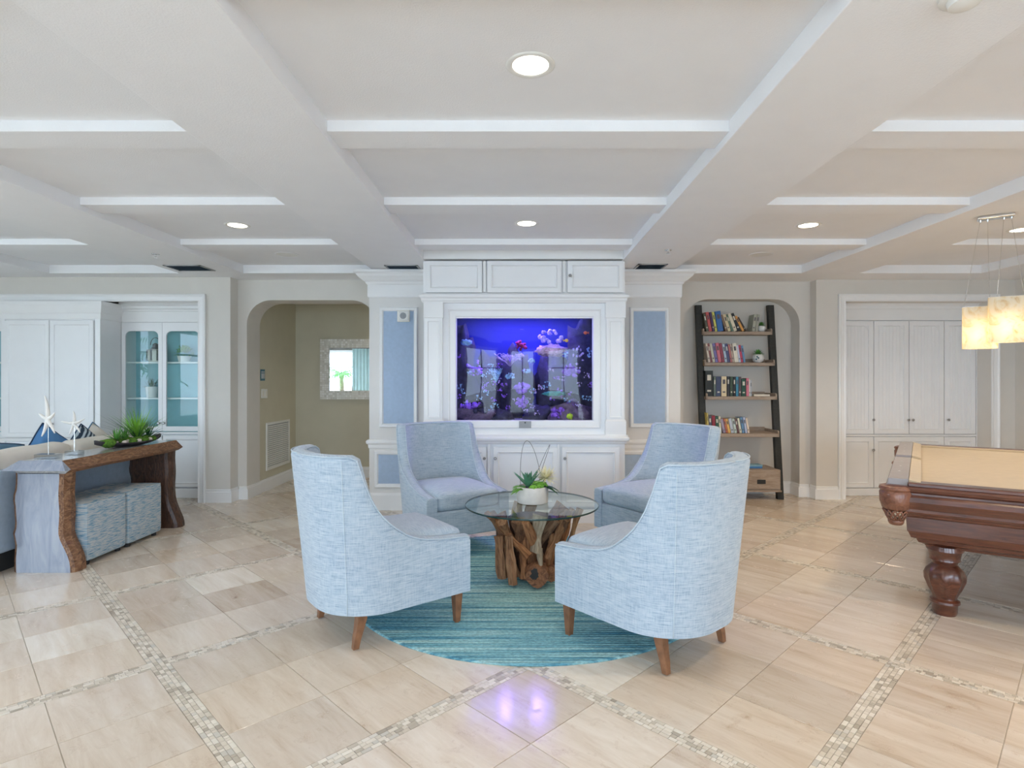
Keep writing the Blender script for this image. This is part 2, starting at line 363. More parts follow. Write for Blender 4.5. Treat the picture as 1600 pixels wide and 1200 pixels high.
# sea life
for n_, c_ in dict(coral_lilac=(.55,.42,.80), coral_violet=(.30,.12,.70), coral_pale=(.30,.52,.75), coral_red=(.32,.02,.10), coral_rock=(.14,.09,.16), coral_dark=(.035,.03,.07), coral_green=(.05,.35,.30), coral_pink=(.62,.40,.62), coral_lime=(.55,.75,.05)).items():
    plain(n_, c_, .8, var=.4, vs=25, bmp=.8, bs=60)
plain('fish_orange', (.85,.16,.03), .4); plain('fish_yellow', (.8,.5,.08), .4); plain('tank_back', (.010,.022,.24), .8, var=.1, vs=2); plain('tank_sand', (.25,.2,.3), .9, var=.4, vs=60, bmp=.6, bs=80)
def flat(name, col, rough=.6): plain(name, col, rough, var=.08, vs=30)
# ------------------------------------------------------------------ the room
ZB, ZC, ZX = 2.553, 2.643, 2.59
XL, XR, YR = -7.6, 5.78, -3.2
# floor: grout bed, stone tiles and mosaic strips laid at 45 degrees
floor = struct('floor', MB().box(XL-.1, XR+.1, YR-.1, 8.4, -.12, -.004), 'grout', 'polished beige travertine floor laid diagonally with mosaic strips', 'floor')
S2 = math.sqrt(2); PER, STRIP = 1.815/S2, .115/S2
U0, W0 = 1.08/S2, .985/S2                         # strip centre lines: u=(x+y)/sqrt2, w=(y-x)/sqrt2
def uw(u, w_): return ((u-w_)/S2, (u+w_)/S2)
TS = (PER-STRIP)/3; g_ = .0015
tile_me = mesh('tile', MB().rings([[(-a, -a, z), (a, -a, z), (a, a, z), (-a, a, z)] for a, z in ((TS/2-g_, -.004), (TS/2-g_, -.0008), (TS/2-g_-.001, 0))], True, False, True))
tile_me.materials.append(M['travertine'])
spots = []; far = MB()
for i in range(-8, 9):
    for j in range(-8, 9):
        for a in range(3):
            for c_ in range(3):
                u = U0+i*PER+STRIP/2+TS*(a+.5); w_ = W0+j*PER+STRIP/2+TS*(c_+.5); x, y = uw(u, w_)
                if XL+.05 < x < XR-.05 and YR+.05 < y < 8.3: spots.append((x, y))
def seen(x, y): return y > 1.9 and abs(x-.1) < .93*y+.35 and not (y > 6.9 and not -3.2 < x < -1.2)
order = sorted(spots, key=lambda p: (not seen(*p), math.hypot(p[0], p[1])))
for k, (x, y) in enumerate(order):
    if k < 300: obj('tile', tile_me, None, floor, loc=(x, y, 0), rot=(0, 0, PI/4))
    else:
        a = (TS/2-g_)*S2; far.add([(x, y-a, -.004), (x+a, y, -.004), (x, y+a, -.004), (x-a, y, -.004), (x, y-a, 0), (x+a, y, 0), (x, y+a, 0), (x-a, y, 0)], [(4,5,6,7),(0,1,5,4),(1,2,6,5),(2,3,7,6),(3,0,4,7)])
o = obj('distant_tiles', far, 'travertine', floor); o['kind'] = 'stuff'; o['label'] = 'travertine tiles further off in the room'
chips = MB(); rr = random.Random(3)
def chip(u0, u1, w0, w1):
    P = [uw(u0, w0), uw(u1, w0), uw(u1, w1), uw(u0, w1)]; h = -.0005-rr.random()*.001
    cx_, cy_ = P[0]
    if not (XL < cx_ < XR and 1.3 < cy_ < 8.2 and abs(cx_) < cy_*.97+.8): return
    P = [P[0], P[3], P[2], P[1]] if False else P
    chips.add([(x, y, -.004) for x, y in P]+[(x, y, h) for x, y in P], [(4,5,6,7),(0,1,5,4),(1,2,6,5),(2,3,7,6),(3,0,4,7)])
row = STRIP/4
for k in range(-8, 9):
    for q in range(4):
        a0 = U0+k*PER-STRIP/2+row*q+.001; t = -9.
        while t < 12:
            l = rr.choice((.018, .024, .034, .042)); chip(a0, a0+row-.002, t, t+l-.002); t += l
        a0 = W0+k*PER-STRIP/2+row*q+.001; t = -9.
        while t < 12:
            l = rr.choice((.018, .024, .034, .042)); m_ = (t+l/2-U0+STRIP/2) % PER
            if m_ > STRIP: chip(t, t+l-.002, a0, a0+row-.002)
            t += l
o = obj('mosaic_strips', chips, 'mosaic_chip', floor); o['kind'] = 'stuff'; o['label'] = 'strips of small cream and grey stone chips'

# ceiling, beams, cross beams
ceil = struct('ceiling', MB().box(XL-.1, XR+.1, YR-.1, 8.4, ZC, ZC+.12), 'ceiling_paint', 'pale grey white coffered ceiling', 'ceiling')
BEAMS = [(-7.6,-7.3), (-5.80,-5.12), (-3.70,-3.0), (-1.548,-.921), (1.0147,1.646), (3.09,3.72), (5.05,5.7)]
for a, c_ in BEAMS: obj('beam', MB().box(a, c_, YR, 6.32, ZB, ZC+.01), 'beam_paint', ceil, bevel=.004)
obj('header_beam', MB().box(XL, XR, 6.32, 6.93, ZB, ZC+.01), 'beam_paint', ceil, bevel=.004)
for (a, c_) in zip(BEAMS[:-1], BEAMS[1:]):
    for k in range(8):
        y = 5.14-1.178*k
        if y > YR+.3: obj('cross_beam', MB().box(a[1], c_[0], y, y+.21, ZX, ZC+.01), 'beam_paint', ceil, bevel=.003)
obj('coffer_end', MB().box(-.921, 1.0147, 5.60, 6.32, 2.56, ZC+.01), 'trim_white', ceil, bevel=.004)

# walls
def arch_outline(x0, x1, z1, a0, a1, az, r, n=10):
    p = [(x0, 0), (a0, 0), (a0, az-r)]
    p += [(a0+r-r*math.cos(PI/2*i/n), az-r+r*math.sin(PI/2*i/n)) for i in range(1, n+1)]
    p += [(a1-r+r*math.sin(PI/2*i/n), az-r+r*math.cos(PI/2*i/n)) for i in range(0, n+1)]
    p += [(a1, 0), (x1, 0), (x1, z1), (x0, z1)]; return p
YA, YB, YAR, YBR = 6.565, 6.74, 6.74, 6.88
wl = MB().box(-3.62, -3.264, YA, YA+.5, 0, ZC).box(XL, -3.62, YA, YA+.5, 2.30, ZC).box(XL, -7.42, YA, YA+.5, 0, 2.30)
struct('wall_cabinet_left', wl, 'wall_paint', 'beige wall around the white built-in cabinets at left', 'wall')
struct('wall_arch_left', MB().prism(arch_outline(-3.264, -1.2, ZC, -3.16, -1.66, 2.316, .28), YB, 7.08), 'wall_paint', 'beige wall with a rounded archway into the olive alcove', 'wall')
struct('wall_behind_aquarium', MB().box(-1.2, 1.75, YB, 7.08, 0, ZC), 'wall_paint', 'beige wall behind the aquarium cabinet', 'wall')
struct('wall_niche_right', MB().prism(arch_outline(1.75, 3.466, ZC, 1.96, 3.34, 2.346, .30), YBR, 7.10), 'wall_paint', 'beige wall with an arched niche framing the ladder bookshelf', 'wall')
struct('wall_niche_back', MB().box(1.75, 3.466, 7.10, 7.25, 0, ZC), 'wall_paint', 'beige back wall of the bookshelf niche', 'wall')
wr = MB().box(3.466, 3.806, YAR, YAR+.6, 0, ZC).box(3.806, 5.504, YAR, YAR+.6, 2.30, ZC).box(5.504, XR, YAR, YAR+.6, 0, ZC)
struct('wall_cabinet_right', wr, 'wall_paint', 'beige wall around the white beadboard cupboards at right', 'wall')
struct('wall_right', MB().box(XR, XR+.15, YR, 7.3, 0, ZC), 'wall_paint', 'pale wall at the far right edge', 'wall')
al = MB().box(-3.32, -3.17, 7.08, 8.39, 0, ZC)
struct('wall_alcove_left', al, 'alcove_paint', 'olive beige side wall of the alcove with the air grille', 'wall')
struct('wall_alcove_back', MB().box(-3.17, -.75, 8.24, 8.39, 0, ZC), 'alcove_paint', 'olive beige back wall of the alcove carrying the mirror', 'wall')
struct('wall_alcove_right', MB().box(-.9, -.75, 7.08, 8.24, 0, ZC), 'alcove_paint', 'olive beige inner wall of the alcove hidden behind the pier', 'wall')
struct('ceiling_alcove', MB().box(-3.17, -.9, 7.08, 8.24, 2.46, 2.56), 'alcove_paint', 'olive ceiling of the alcove', 'ceiling')
struct('wall_left_outer', MB().box(XL-.15, XL, 6.5, 7.3, 0, ZC), 'wall_paint', 'wall return beyond the left cabinets', 'wall')
struct('wall_left_back', MB().box(XL, -3.264, 7.07, 7.2, 0, ZC), 'wall_paint', 'wall behind the left cabinets', 'wall')
# baseboards
def bboard(name, x0, x1, y, label):
    mb = MB().rings([[(x0, y-o, z), (x1, y-o, z), (x1, y, z), (x0, y, z)] for o, z in ((.022,0), (.022,.115), (.014,.125), (.014,.145), (.004,.15))])
    struct(name, mb, 'trim_white', label, 'baseboard')
bboard('baseboard_cabinet_left', -3.56, -3.264, YA, 'white baseboard right of the left cabinets')
bboard('baseboard_arch_left', -3.242, -3.16, YB, 'short white baseboard beside the left archway')
bboard('baseboard_alcove_back', -3.15, -.9, 8.24, 'white baseboard under the alcove mirror')
bboard('baseboard_niche_back', 1.98, 3.33, 7.10, 'white baseboard behind the ladder bookshelf')
bboard('baseboard_niche_front', 3.34, 3.444, YBR, 'short white baseboard right of the bookshelf niche')
bboard('baseboard_cabinet_right', 3.466, 3.72, YAR, 'white baseboard left of the right cupboards')
bboard('baseboard_far_right', 5.59, XR, YAR, 'white baseboard at the far right corner')
def bside(name, x, s, y0, y1, label):
    mb = MB().box(min(x, x+s*.022), max(x, x+s*.022), y0, y1, 0, .12).box(min(x, x+s*.014), max(x, x+s*.014), y0, y1, .12, .15)
    struct(name, mb, 'trim_white', label, 'baseboard')
bside('baseboard_step_left', -3.264, 1, YA-.022, YB-.022, 'white baseboard on the wall step left of the archway')
bside('baseboard_jamb_left', -3.16, 1, YB-.022, 7.08, 'white baseboard inside the archway jamb')
bside('baseboard_alcove_left', -3.17, 1, 7.08, 8.22, 'white baseboard under the air grille')
bside('baseboard_step_right', 3.466, -1, YAR-.022, YBR-.022, 'white baseboard on the wall step right of the niche')
bside('baseboard_niche_right', 3.34, -1, YBR-.022, 7.08, 'white baseboard inside the niche jamb')
# casings round the built-ins
def casing(name, x0, x1, z1, y, label, wd=.085):
    mb = MB()
    pr = [(0, 0), (0, .03), (.012, .034), (.03, .024), (.065, .02), (.08, .026), (wd, .012), (wd, 0)]
    rs = [[(x0+i, y-p, 0), (x0+i, y-p, z1-i), (x1-i, y-p, z1-i), (x1-i, y-p, 0)] for i, p in pr]
    vs = [q for r in rs for q in r]; fs = []
    for i in range(len(rs)-1):
        for j in range(3): fs.append((i*4+j+4, i*4+j+5, i*4+j+1, i*4+j))
    mb.add(vs, fs); o = struct(name, mb, 'trim_white', label, 'trim'); return o
casing('trim_1', -7.5, PX(322, YA), PZ(460, YA), YA, 'white moulded casing around the left built-in cabinets')
casing('trim_2', PX(1309, YAR), PX(1560, YAR), PZ(460, YAR), YAR, 'white moulded casing around the right cupboards')
# rear and left outer walls with the windows that light the room
def holes(x0, x1, z0, z1, hs, emit_box):
    hs = sorted(hs); cur = x0
    for a, b_, c_, d in hs:
        emit_box(cur, a, z0, z1); emit_box(a, b_, z0, c_); emit_box(a, b_, d, z1); cur = b_
    emit_box(cur, x1, z0, z1)
rear = MB(); left = MB(); hr = []; hl = []
for n, c_, yaw, ww, hh in WIN: (hr if yaw == 0 else hl).append(((c_[0] if yaw == 0 else c_[1])-ww/2, (c_[0] if yaw == 0 else c_[1])+ww/2, c_[2]-hh/2, c_[2]+hh/2))
holes(XL-.15, XR+.15, 0, ZC, hr, lambda a, b_, c_, d: rear.box(a, b_, YR-.15, YR, c_, d))
holes(YR, 6.5, 0, ZC, hl, lambda a, b_, c_, d: left.box(XL-.15, XL, a, b_, c_, d))
struct('wall_rear', rear, 'rear_shade_paint', 'wall with tall windows behind the viewer, coloured dark as if backlit', 'wall')
struct('wall_left', left, 'wall_paint', 'beige side wall with windows beyond the sofa', 'wall')
for i, (n, c_, yaw, ww, hh) in enumerate(WIN):
    fr = MB().loops(-ww/2-.07, ww/2+.07, -hh/2-.07, hh/2+.07, 0, [(0,0), (0,.03), (.07,.03), (.09,.0), (.09,-.1)], False)
    fr.box(-.025, .025, -.06, -.03, -hh/2, hh/2)
    if 'door' not in n: fr.box(-ww/2, ww/2, -.06, -.03, .42, .46)
    o = struct('window_%d' % (i+1), fr, 'trim_white', {'rear_a': 'white window frame behind the viewer facing the alcove mirror', 'rear_b': 'white window frame behind the viewer left of the glass door', 'rear_door': 'white glazed door frame directly behind the viewer', 'rear_c': 'white window frame behind the viewer right of the glass door', 'rear_d': 'white window frame behind the viewer facing the pool table', 'left_a': 'nearest white window frame in the left wall', 'left_b': 'farther white window frame in the left wall'}[n], 'window')
    o.location = (c_[0], YR-.0, c_[2]) if yaw == 0 else (XL, c_[1], c_[2]); o.rotation_euler = (0, 0, PI if yaw == 0 else PI/2)
for k, (x0, x1) in enumerate(((-6.95, -6.55), (-5.6, -4.4))):
    mb = MB(); n = 60; front = []; back = []
    for i in range(n+1):
        t = i/n; x = x0+(x1-x0)*t; y = YR+.10+.035*math.sin((x-x0)*PI*18); front.append((x, y)); back.append((x, y-.006))
    loop = front+back[::-1]; mb.rings([[(x, y, z) for x, y in loop] for z in (.04, 1.2, 2.42)])
    tag(obj('curtain', mb, 'curtain', smooth=True), ['pale teal curtain hanging left of the rear window', 'pale teal curtain hanging right of the rear window'][k], 'curtain')
tag(obj('bounce_ground', MB().box(-30, 30, -30, YR-.3, -.3, -.15).box(-30, XL-.3, YR-.3, 30, -.3, -.15), 'bounce_ground'), 'pale ground added outside the windows to bounce skylight in', 'bounce_ground', kind='structure')  # pale reflector added out of view, bounces skylight up to the ceiling
# ------------------------------------------------------------------ doors, cabinets
PANEL = [(0,-.016), (0,.018), (.045,.018), (.055,.010), (.062,.010)]
RAISED = [(0,-.016), (0,.02), (.040,.02), (.046,.026), (.054,.012), (.066,.010)]
def door(name, parent, x0, x1, z0, z1, y, prof=PANEL, mat='cabinet_white', knob=None, label=None):
    o = obj(name, MB().loops(x0, x1, z0, z1, y, prof), mat, parent, bevel=.0015)
    if knob:
        kx, kz = knob; mb = MB(); mb.lathe([(.006, 0), (.006, .012), (.014, .018), (.015, .026), (.009, .032)], 12)
        mb.xf(Matrix.Translation((kx, y-.018, kz)) @ Matrix.Rotation(PI/2, 4, 'X')); obj('knob', mb, 'knob_metal', o, smooth=40)
    return o
# --- the aquarium cabinet
FY = 5.62; cx0, cx1 = -.93, 1.04
ac = thing('aquarium_cabinet', 'tall white panelled cabinet built around the blue aquarium', 'cabinet', (0,0,0))
gX0, gX1, gZ0, gZ1 = -.609, .731, .992, 1.996
mb = MB().box(cx0, cx1, FY+.036, 6.70, .0, .79); obj('base_carcass', mb, 'cabinet_white', ac, bevel=.003)
mb = MB().crown(cx0, cx1, FY+.02, 6.70, [(.018, .0), (.018, .11), (.006, .125), (0, .13)]); obj('plinth', mb, 'trim_white', ac)
for (a, c_, k) in ((667, 760, 757), (771, 871, 774), (878, 968, 882.5)):
    door('door', ac, PX(a, FY), PX(c_, FY), .16, .735, FY+.02, RAISED, knob=(PX(k, FY), PZ(716, FY)))
for x in (663, 763.5, 873): obj('stile', MB().box(PX(x, FY)-.012, PX(x, FY)+.012, FY+.010, FY+.036, .13, .77), 'trim_white', ac, bevel=.003)
mb = MB().crown(cx0, cx1, FY+.01, 6.70, [(0, .765), (.008, .775), (.012, .79), (.03, .80), (.036, .815), (.036, .83), (.022, .838), (.022, .855)]); obj('counter_ledge', mb, 'trim_white', ac, bevel=.002)
sur = MB().box(cx0, gX0, 5.68, 5.75, .855, 2.16).box(gX1, cx1, 5.68, 5.75, .855, 2.16).box(gX0, gX1, 5.68, 5.75, gZ1, 2.16).box(gX0, gX1, 5.68, 5.75, .855, gZ0)
obj('tank_surround', sur, 'cabinet_white', ac)
mb = MB().loops(PX(700, 5.67), PX(939, 5.67), PZ(669.5, 5.67), PZ(482.5, 5.67), 5.68, [(0,0), (0,.012), (.012,.018), (.022,.010), (.070,.008), (.078,.0)], False); obj('tank_frame_moulding', mb, 'trim_white', ac)
for a, c_ in ((663, 691), (948, 976.5)):
    x0, x1 = PX(a, FY), PX(c_, FY); p = obj('pilaster', MB().box(x0, x1, FY+.012, 5.68, .855, 2.16), 'trim_white', ac, bevel=.003)
    obj('pilaster_panel', MB().loops(x0+.022, x1-.022, 1.02, 1.97, FY+.012, [(0,0), (0,.010), (.010,.010), (.016,.002), (.02, .002)]), 'trim_white', p)
    obj('pilaster_base', MB().crown(x0, x1, FY+.012, 5.68, [(.012,.855), (.012,.985), (.004,1.0), (0,1.005)]), 'trim_white', p)
    obj('pilaster_cap', MB().crown(x0, x1, FY+.012, 5.68, [(0,1.99), (.008,1.995), (.008,2.16)]), 'trim_white', p)
mb = MB().crown(cx0, cx1, FY+.01, 6.70, [(.0, 2.14), (.006, 2.15), (.016, 2.165), (.016, 2.18), (.03, 2.19), (.034, 2.205), (.034, 2.215), (.014, 2.22), (.0, 2.235)]); obj('cornice', mb, 'trim_white', ac, bevel=.002)
obj('upper_carcass', MB().box(cx0, cx1, FY+.036, 6.70, 2.235, 2.549), 'cabinet_white', ac, bevel=.003)
ups = ((665, 753), (761, 877), (887, 974))
for i, (a, c_) in enumerate(ups): door('upper_door', ac, PX(a, FY), PX(c_, FY), PZ(457, FY), 2.545, FY+.02, RAISED, knob=(PX(890.5, FY), PZ(431, FY)) if i == 2 else None)
for x in (757, 882): obj('upper_stile', MB().box(PX(x, FY)-.014, PX(x, FY)+.014, FY+.008, FY+.036, 2.245, 2.548), 'trim_white', ac, bevel=.004)
pl = obj('name_plate', MB().box(PX(811, 5.66), PX(830, 5.66), 5.655, 5.668, PZ(669, 5.66), PZ(658, 5.66)), 'plastic_grey', ac, bevel=.002); pl['label'] = 'small grey plate under the aquarium glass'
mb = MB().lathe([(.007,0), (.007,.006)], 12).xf(Matrix.Translation((PX(820.5, 5.65), 5.655, PZ(660.5, 5.65))) @ Matrix.Rotation(PI/2, 4, 'X')); obj('sensor', mb, 'dark_gap', pl)

# --- panelled piers left and right of it
def pier(side, x0, x1, fx0, fx1, label, px_lo):
    y = 6.18; p = struct('wall_pier_'+side, MB().box(x0, x1, y, YB, 0, 2.30), 'trim_white' if False else 'pier_paint', label, 'wall')
    a, c_ = PX(fx0, y), PX(fx1, y); z0, z1 = PZ(668, y), PZ(480, y); FR = [(0,0), (0,.012), (.010,.022), (.032,.018), (.044,.004), (.046,.002)]
    obj('panel_moulding', MB().loops(a, c_, z0, z1, y, FR, False), 'trim_white', p)
    obj('blue_panel', MB().box(a+.044, c_-.044, y-.004, y, z0+.044, z1-.044), 'panel_blue', p)['label'] = 'flat blue fabric panel'
    obj('chair_rail', MB().crown(x0, x1, y, YB, [(0, .655), (.008,.665), (.012,.70), (.028,.715), (.03,.735), (.02,.75), (0,.755)]), 'trim_white', p)
    a2, c2 = (x0+.055, -.965) if side == 'left' else (1.08, x1-.055)
    obj('panel_moulding', MB().loops(a2, c2, PZ(762, y), PZ(704, y), y, FR, False), 'trim_white', p)
    obj('blue_panel', MB().box(a2+.044, c2-.044, y-.004, y, PZ(762, y)+.044, PZ(704, y)-.044), 'panel_blue', p)['label'] = 'low flat blue fabric panel'
    obj('pier_baseboard', MB().crown(x0, x1, y, YB, [(.018, 0), (.018, .16), (.008,.175), (0,.185)]), 'trim_white', p)
    obj('crown_moulding', MB().crown(x0, x1, y, YB, [(0, 2.265), (.012, 2.27), (.016, 2.285), (.016, 2.40), (.03, 2.415), (.035,2.43), (.06, 2.445), (.10,2.48), (.115,2.505), (.14,2.52), (.14,2.545)]), 'trim_white', p, bevel=.001)
    obj('pier_top', MB().box(x0, x1, y, YB, 2.30, 2.52), 'pier_paint', p)
    return p
plain('pier_paint', (.76,.74,.71), .6, var=.01)
pier('left', PX(577, 6.18), cx0-.001, 593, 653, 'pale panelled pier with blue inset panels left of the aquarium', 0)
pier('right', cx1+.001, PX(1063, 6.18), 983.5, 1045.5, 'pale panelled pier with grey blue inset panels right of the aquarium', 0)
# fire alarm sounder on the left pier
t = thing('alarm_sounder', 'square cream alarm sounder on the blue panel left of the aquarium', 'alarm', (PX(631, 6.17), 6.172, PZ(494, 6.17)))
obj('back_box', MB().box(-.065, .065, -.03, 0, -.062, .062), 'device_white', t, bevel=.006)
mb = MB().loops(-.055, .055, -.052, .052, -.03, [(0,0), (0,.012), (.012,.018), (.02,.012)]); obj('cover', mb, 'plastic_white', t, bevel=.002)
mb = MB().lathe([(.034,0), (.034,.006), (.026,.008), (.026,.002), (.016,.002), (.016,.01), (.004,.012)], 20).xf(Matrix.Translation((0,-.042,0)) @ Matrix.Rotation(PI/2, 4, 'X')); obj('grille_ring', mb, 'plastic_grey', t)

# --- left built-in: deep centre cupboard and glazed display cabinets
LY = 6.80
def glazed(x0, x1, label, name='display_cabinet'):
    t = thing(name, label, 'cabinet', (0,0,0)); xm = (x0+x1)/2; z0, z1 = PZ(667, LY)-.05, PZ(504, LY)
    obj('carcass', MB().box(x0, x0+.012, LY+.036, 7.06, 0, 2.30).box(x1, x1+.02, LY+.02, 7.06, 0, 2.30).box(x0, x1, LY+.036, 7.06, 0, z0-.03).box(x0, x1, LY+.02, 7.06, z1+.0, 2.30), 'cabinet_white', t)
    obj('back_panel', MB().box(x0, x1, 7.04, 7.06, z0-.03, z1), 'cabinet_inside', t)['label'] = 'teal back panel'
    for z in (PZ(566, LY), PZ(622.5, LY)): obj('shelf', MB().box(x0+.005, x1-.005, LY+.05, 7.04, z-.012, z+.006), 'cabinet_white', t, bevel=.002)
    for (a, c_, kx) in ((x0, xm-.002, xm-.03), (xm+.002, x1, xm+.03)):
        ia, ic, iz0, iz1, r = a+.045, c_-.045, z0+.055, z1-.10, .06; n = 6
        out = [(a, z0), (c_, z0), (c_, z1), (a, z1)]
        inn = [(ia, iz0), (ic, iz0), (ic, iz1-r)]+[(ic-r+r*math.cos(PI/2*i/n), iz1-r+r*math.sin(PI/2*i/n)) for i in range(1, n+1)]+[(ia+r-r*math.sin(PI/2*i/n), iz1-r+r*math.cos(PI/2*i/n)) for i in range(0, n)]+[(ia, iz1-r)]
        mb = MB()  # frame as a ring between the outer rectangle and the round-topped opening
        K = len(inn); oc = []
        for (x, z) in inn:
            if z <= iz0: oc.append((a if x < (a+c_)/2 else c_, z0))
            elif z <= iz1-r+1e-6: oc.append((a if x < (a+c_)/2 else c_, z))
            else:
                u_ = (x-(ia+ic)/2)/((ic-ia)/2); v_ = (z-(iz1-r))/r
                if v_ < abs((abs(u_)*(ic-ia)/2-((ic-ia)/2-r))/r) : oc.append((a if u_ < 0 else c_, iz1-r+(z1-iz1+r)*v_))
                else: oc.append((x+(u_*.045), z1))
        y0, y1 = LY, LY+.02
        mb.rings([[(x, y1, z) for x, z in oc], [(x, y0, z) for x, z in oc], [(x, y0, z) for x, z in inn], [(x, y1, z) for x, z in inn]], True, False, False)
        mb.box(a, c_, y0+.001, y1, iz1+.012, z1)
        d = obj('glass_door', mb, 'cabinet_white', t); obj('pane', MB().box(ia-.01, ic+.01, LY+.012, LY+.016, iz0-.01, iz1+.01), 'clear_glass', d)
        kb = MB().lathe([(.006,0), (.006,.012), (.014,.018), (.015,.026), (.009,.032)], 12).xf(Matrix.Translation((kx, LY, PZ(661, LY))) @ Matrix.Rotation(PI/2, 4, 'X')); obj('knob', kb, 'knob_metal', d, smooth=40)
        door('lower_door', t, a+.004, c_-.004, .13, z0-.05, LY+.02, RAISED)
    obj('frieze', MB().rings([[(x0, LY-o, z), (x1+.02, LY-o, z), (x1+.02, LY+.02, z), (x0, LY+.02, z)] for o, z in ((0, z1+.004), (0, z1+.13), (.012,z1+.135), (.012,z1+.15), (.03,z1+.165), (.03,z1+.19), (.05,z1+.205), (.05,2.30))]), 'trim_white', t)
    obj('mid_rail', MB().box(x0, x1, LY-.008, LY+.02, z0-.035, z0-.01), 'trim_white', t, bevel=.003)
    obj('toe_board', MB().box(x0, x1, LY-.004, LY+.02, 0, .115), 'trim_white', t, bevel=.003)
    return t
gx0 = PX(190, LY); gx1 = PX(317, LY)
glazed(gx0, gx1, 'white glazed display cabinet with teal interior beside the archway wall')
glazed(-7.12, -5.85, 'white glazed display cabinet at the far left edge')
t = thing('built_in_cupboard', 'deep white cupboard with two tall panelled doors behind the sofa', 'cabinet', (0,0,0))
CYY = 6.47; ux0, ux1 = PX(2, CYY), PX(157, CYY)
obj('face_frame', MB().box(PX(148.5, CYY), ux1, CYY-.004, CYY+.02, 0, 2.07).box(ux0, PX(7.6, CYY), CYY-.004, CYY+.02, 0, 2.07), 'cabinet_white', t, bevel=.002)
obj('carcass', MB().box(ux0, ux1, CYY+.016, 7.06, 0, 2.12), 'cabinet_white', t, bevel=.003)
obj('crown', MB().crown(ux0, ux1, CYY, 7.06, [(0, 2.06), (.006, 2.075), (.006, 2.13), (.012,2.14), (.03,2.20), (.036,2.225), (.036,2.265), (0, 2.27)]), 'trim_white', t, bevel=.001)
for a, c_, k in ((8.5, 78.5, 72), (79.5, 147.5, 85)): door('tall_door', t, PX(a, CYY), PX(c_, CYY), PZ(683, CYY), PZ(501, CYY), CYY, PANEL, knob=(PX(80 if k == 72 else k, CYY)-(.05 if k == 72 else 0), PZ(662, CYY)))
obj('waist_rail', MB().crown(ux0, ux1, CYY, 7.06, [(0, .70), (.01,.71), (.014,.735), (0,.745)]), 'trim_white', t)
for a, c_ in ((8.5, 78.5), (79.5, 147.5)): door('low_door', t, PX(a, CYY), PX(c_, CYY), .13, .68, CYY, PANEL)
# --- right cupboards
RY = 6.95
t = thing('beadboard_cupboard', 'white cupboard with four tall beadboard doors behind the pool table', 'cabinet', (0,0,0))
rx = [PX(v, RY) for v in (1311, 1365.5, 1420.5, 1475.5, 1525)]
obj('carcass', MB().box(3.806, 5.504, RY+.036, 7.30, 0, 2.30), 'cabinet_white', t)
for i in range(4):
    a, c_ = rx[i]+.004, rx[i+1]-.004; z0, z1 = PZ(678, RY), PZ(501.5, RY)
    k = [rx[1]-.012, rx[2]-.016, rx[2]+.038, rx[3]+.042][i]
    d = door('tall_door', t, a, c_, z0, z1, RY+.02, [(0,-.016), (0,.018), (.05,.018), (.056,.023), (.062,.008)], knob=(k, PZ(656, RY)))
    nb = 7; wd = (c_-a-.13)/nb
    for q in range(nb): obj('bead_slat', MB().rings([[(a+.065+q*wd+o, RY+.012-p, z0+.068), (a+.065+(q+1)*wd-o, RY+.012-p, z0+.068), (a+.065+(q+1)*wd-o, RY+.012-p, z1-.068), (a+.065+q*wd+o, RY+.012-p, z1-.068)] for o, p in ((0, 0), (.003, .004))], True, False, True), 'cabinet_white', d)
    for sx in (0, 1):   # clipped corner fillets at the top of the panel
        xx = a+.06 if sx == 0 else c_-.06; s_ = 1 if sx == 0 else -1
        obj('corner_fillet', MB().prism([(xx, z1-.06), (xx, z1-.11), (xx+s_*.05, z1-.06)] if s_ > 0 else [(xx, z1-.06), (xx-.05, z1-.06), (xx, z1-.11)], RY+.002, RY+.014), 'cabinet_white', d)
for a, c_, k in ((rx[0], rx[1], rx[1]-.014), (rx[1], rx[3], None), (rx[3], rx[4], None)):
    door('low_door', t, a+.004, c_-.004, PZ(762, RY), PZ(682.5, RY), RY+.02, [(0,-.016), (0,.018), (.05,.018), (.056,.023), (.062,.008)], knob=(k, PZ(703, RY)) if k else None)
obj('mid_rail', MB().box(3.806, rx[4], RY, RY+.036, PZ(681.6, RY), PZ(678.9, RY)), 'trim_white', t)
obj('end_stile', MB().box(rx[4]+.003, 5.504, RY-.004, RY+.02, 0, 2.30), 'trim_white', t, bevel=.004)
obj('toe_board', MB().box(3.806, rx[4], RY-.004, RY+.02, 0, PZ(763, RY)), 'trim_white', t, bevel=.004)
obj('frieze', MB().rings([[(3.806, RY+.02-o, z), (5.504, RY+.02-o, z), (5.504, RY+.02, z), (3.806, RY+.02, z)] for o, z in ((.022, PZ(500.5, RY)), (.022, PZ(483, RY)), (.034, PZ(482, RY)), (.034, PZ(478, RY)), (.06, PZ(475, RY)), (.06, PZ(470, RY)), (.09, PZ(468, RY)), (.09, 2.2995))]), 'trim_white', t)

# ------------------------------------------------------------------ aquarium
aq = thing('aquarium', 'large glowing blue reef aquarium set into the white cabinet', 'aquarium', (0,0,0))
TB = 6.45
obj('tank_shell', MB().add([(gX0-.12,TB,gZ0-.06),(gX1+.12,TB,gZ0-.06),(gX1+.12,TB,2.12),(gX0-.12,TB,2.12)], [(0,1,2,3)]).box(gX0-.14, gX0-.12, 5.752, TB, gZ0-.06, 2.12).box(gX1+.12, gX1+.14, 5.752, TB, gZ0-.06, 2.12), 'tank_back', aq)
obj('tank_lid', MB().box(gX0-.14, gX1+.14, 5.752, TB, 2.12, 2.14), 'dark_gap', aq)
obj('sand_bed', MB().box(gX0-.12, gX1+.12, 5.752, TB, gZ0-.08, gZ0-.01), 'tank_sand', aq)
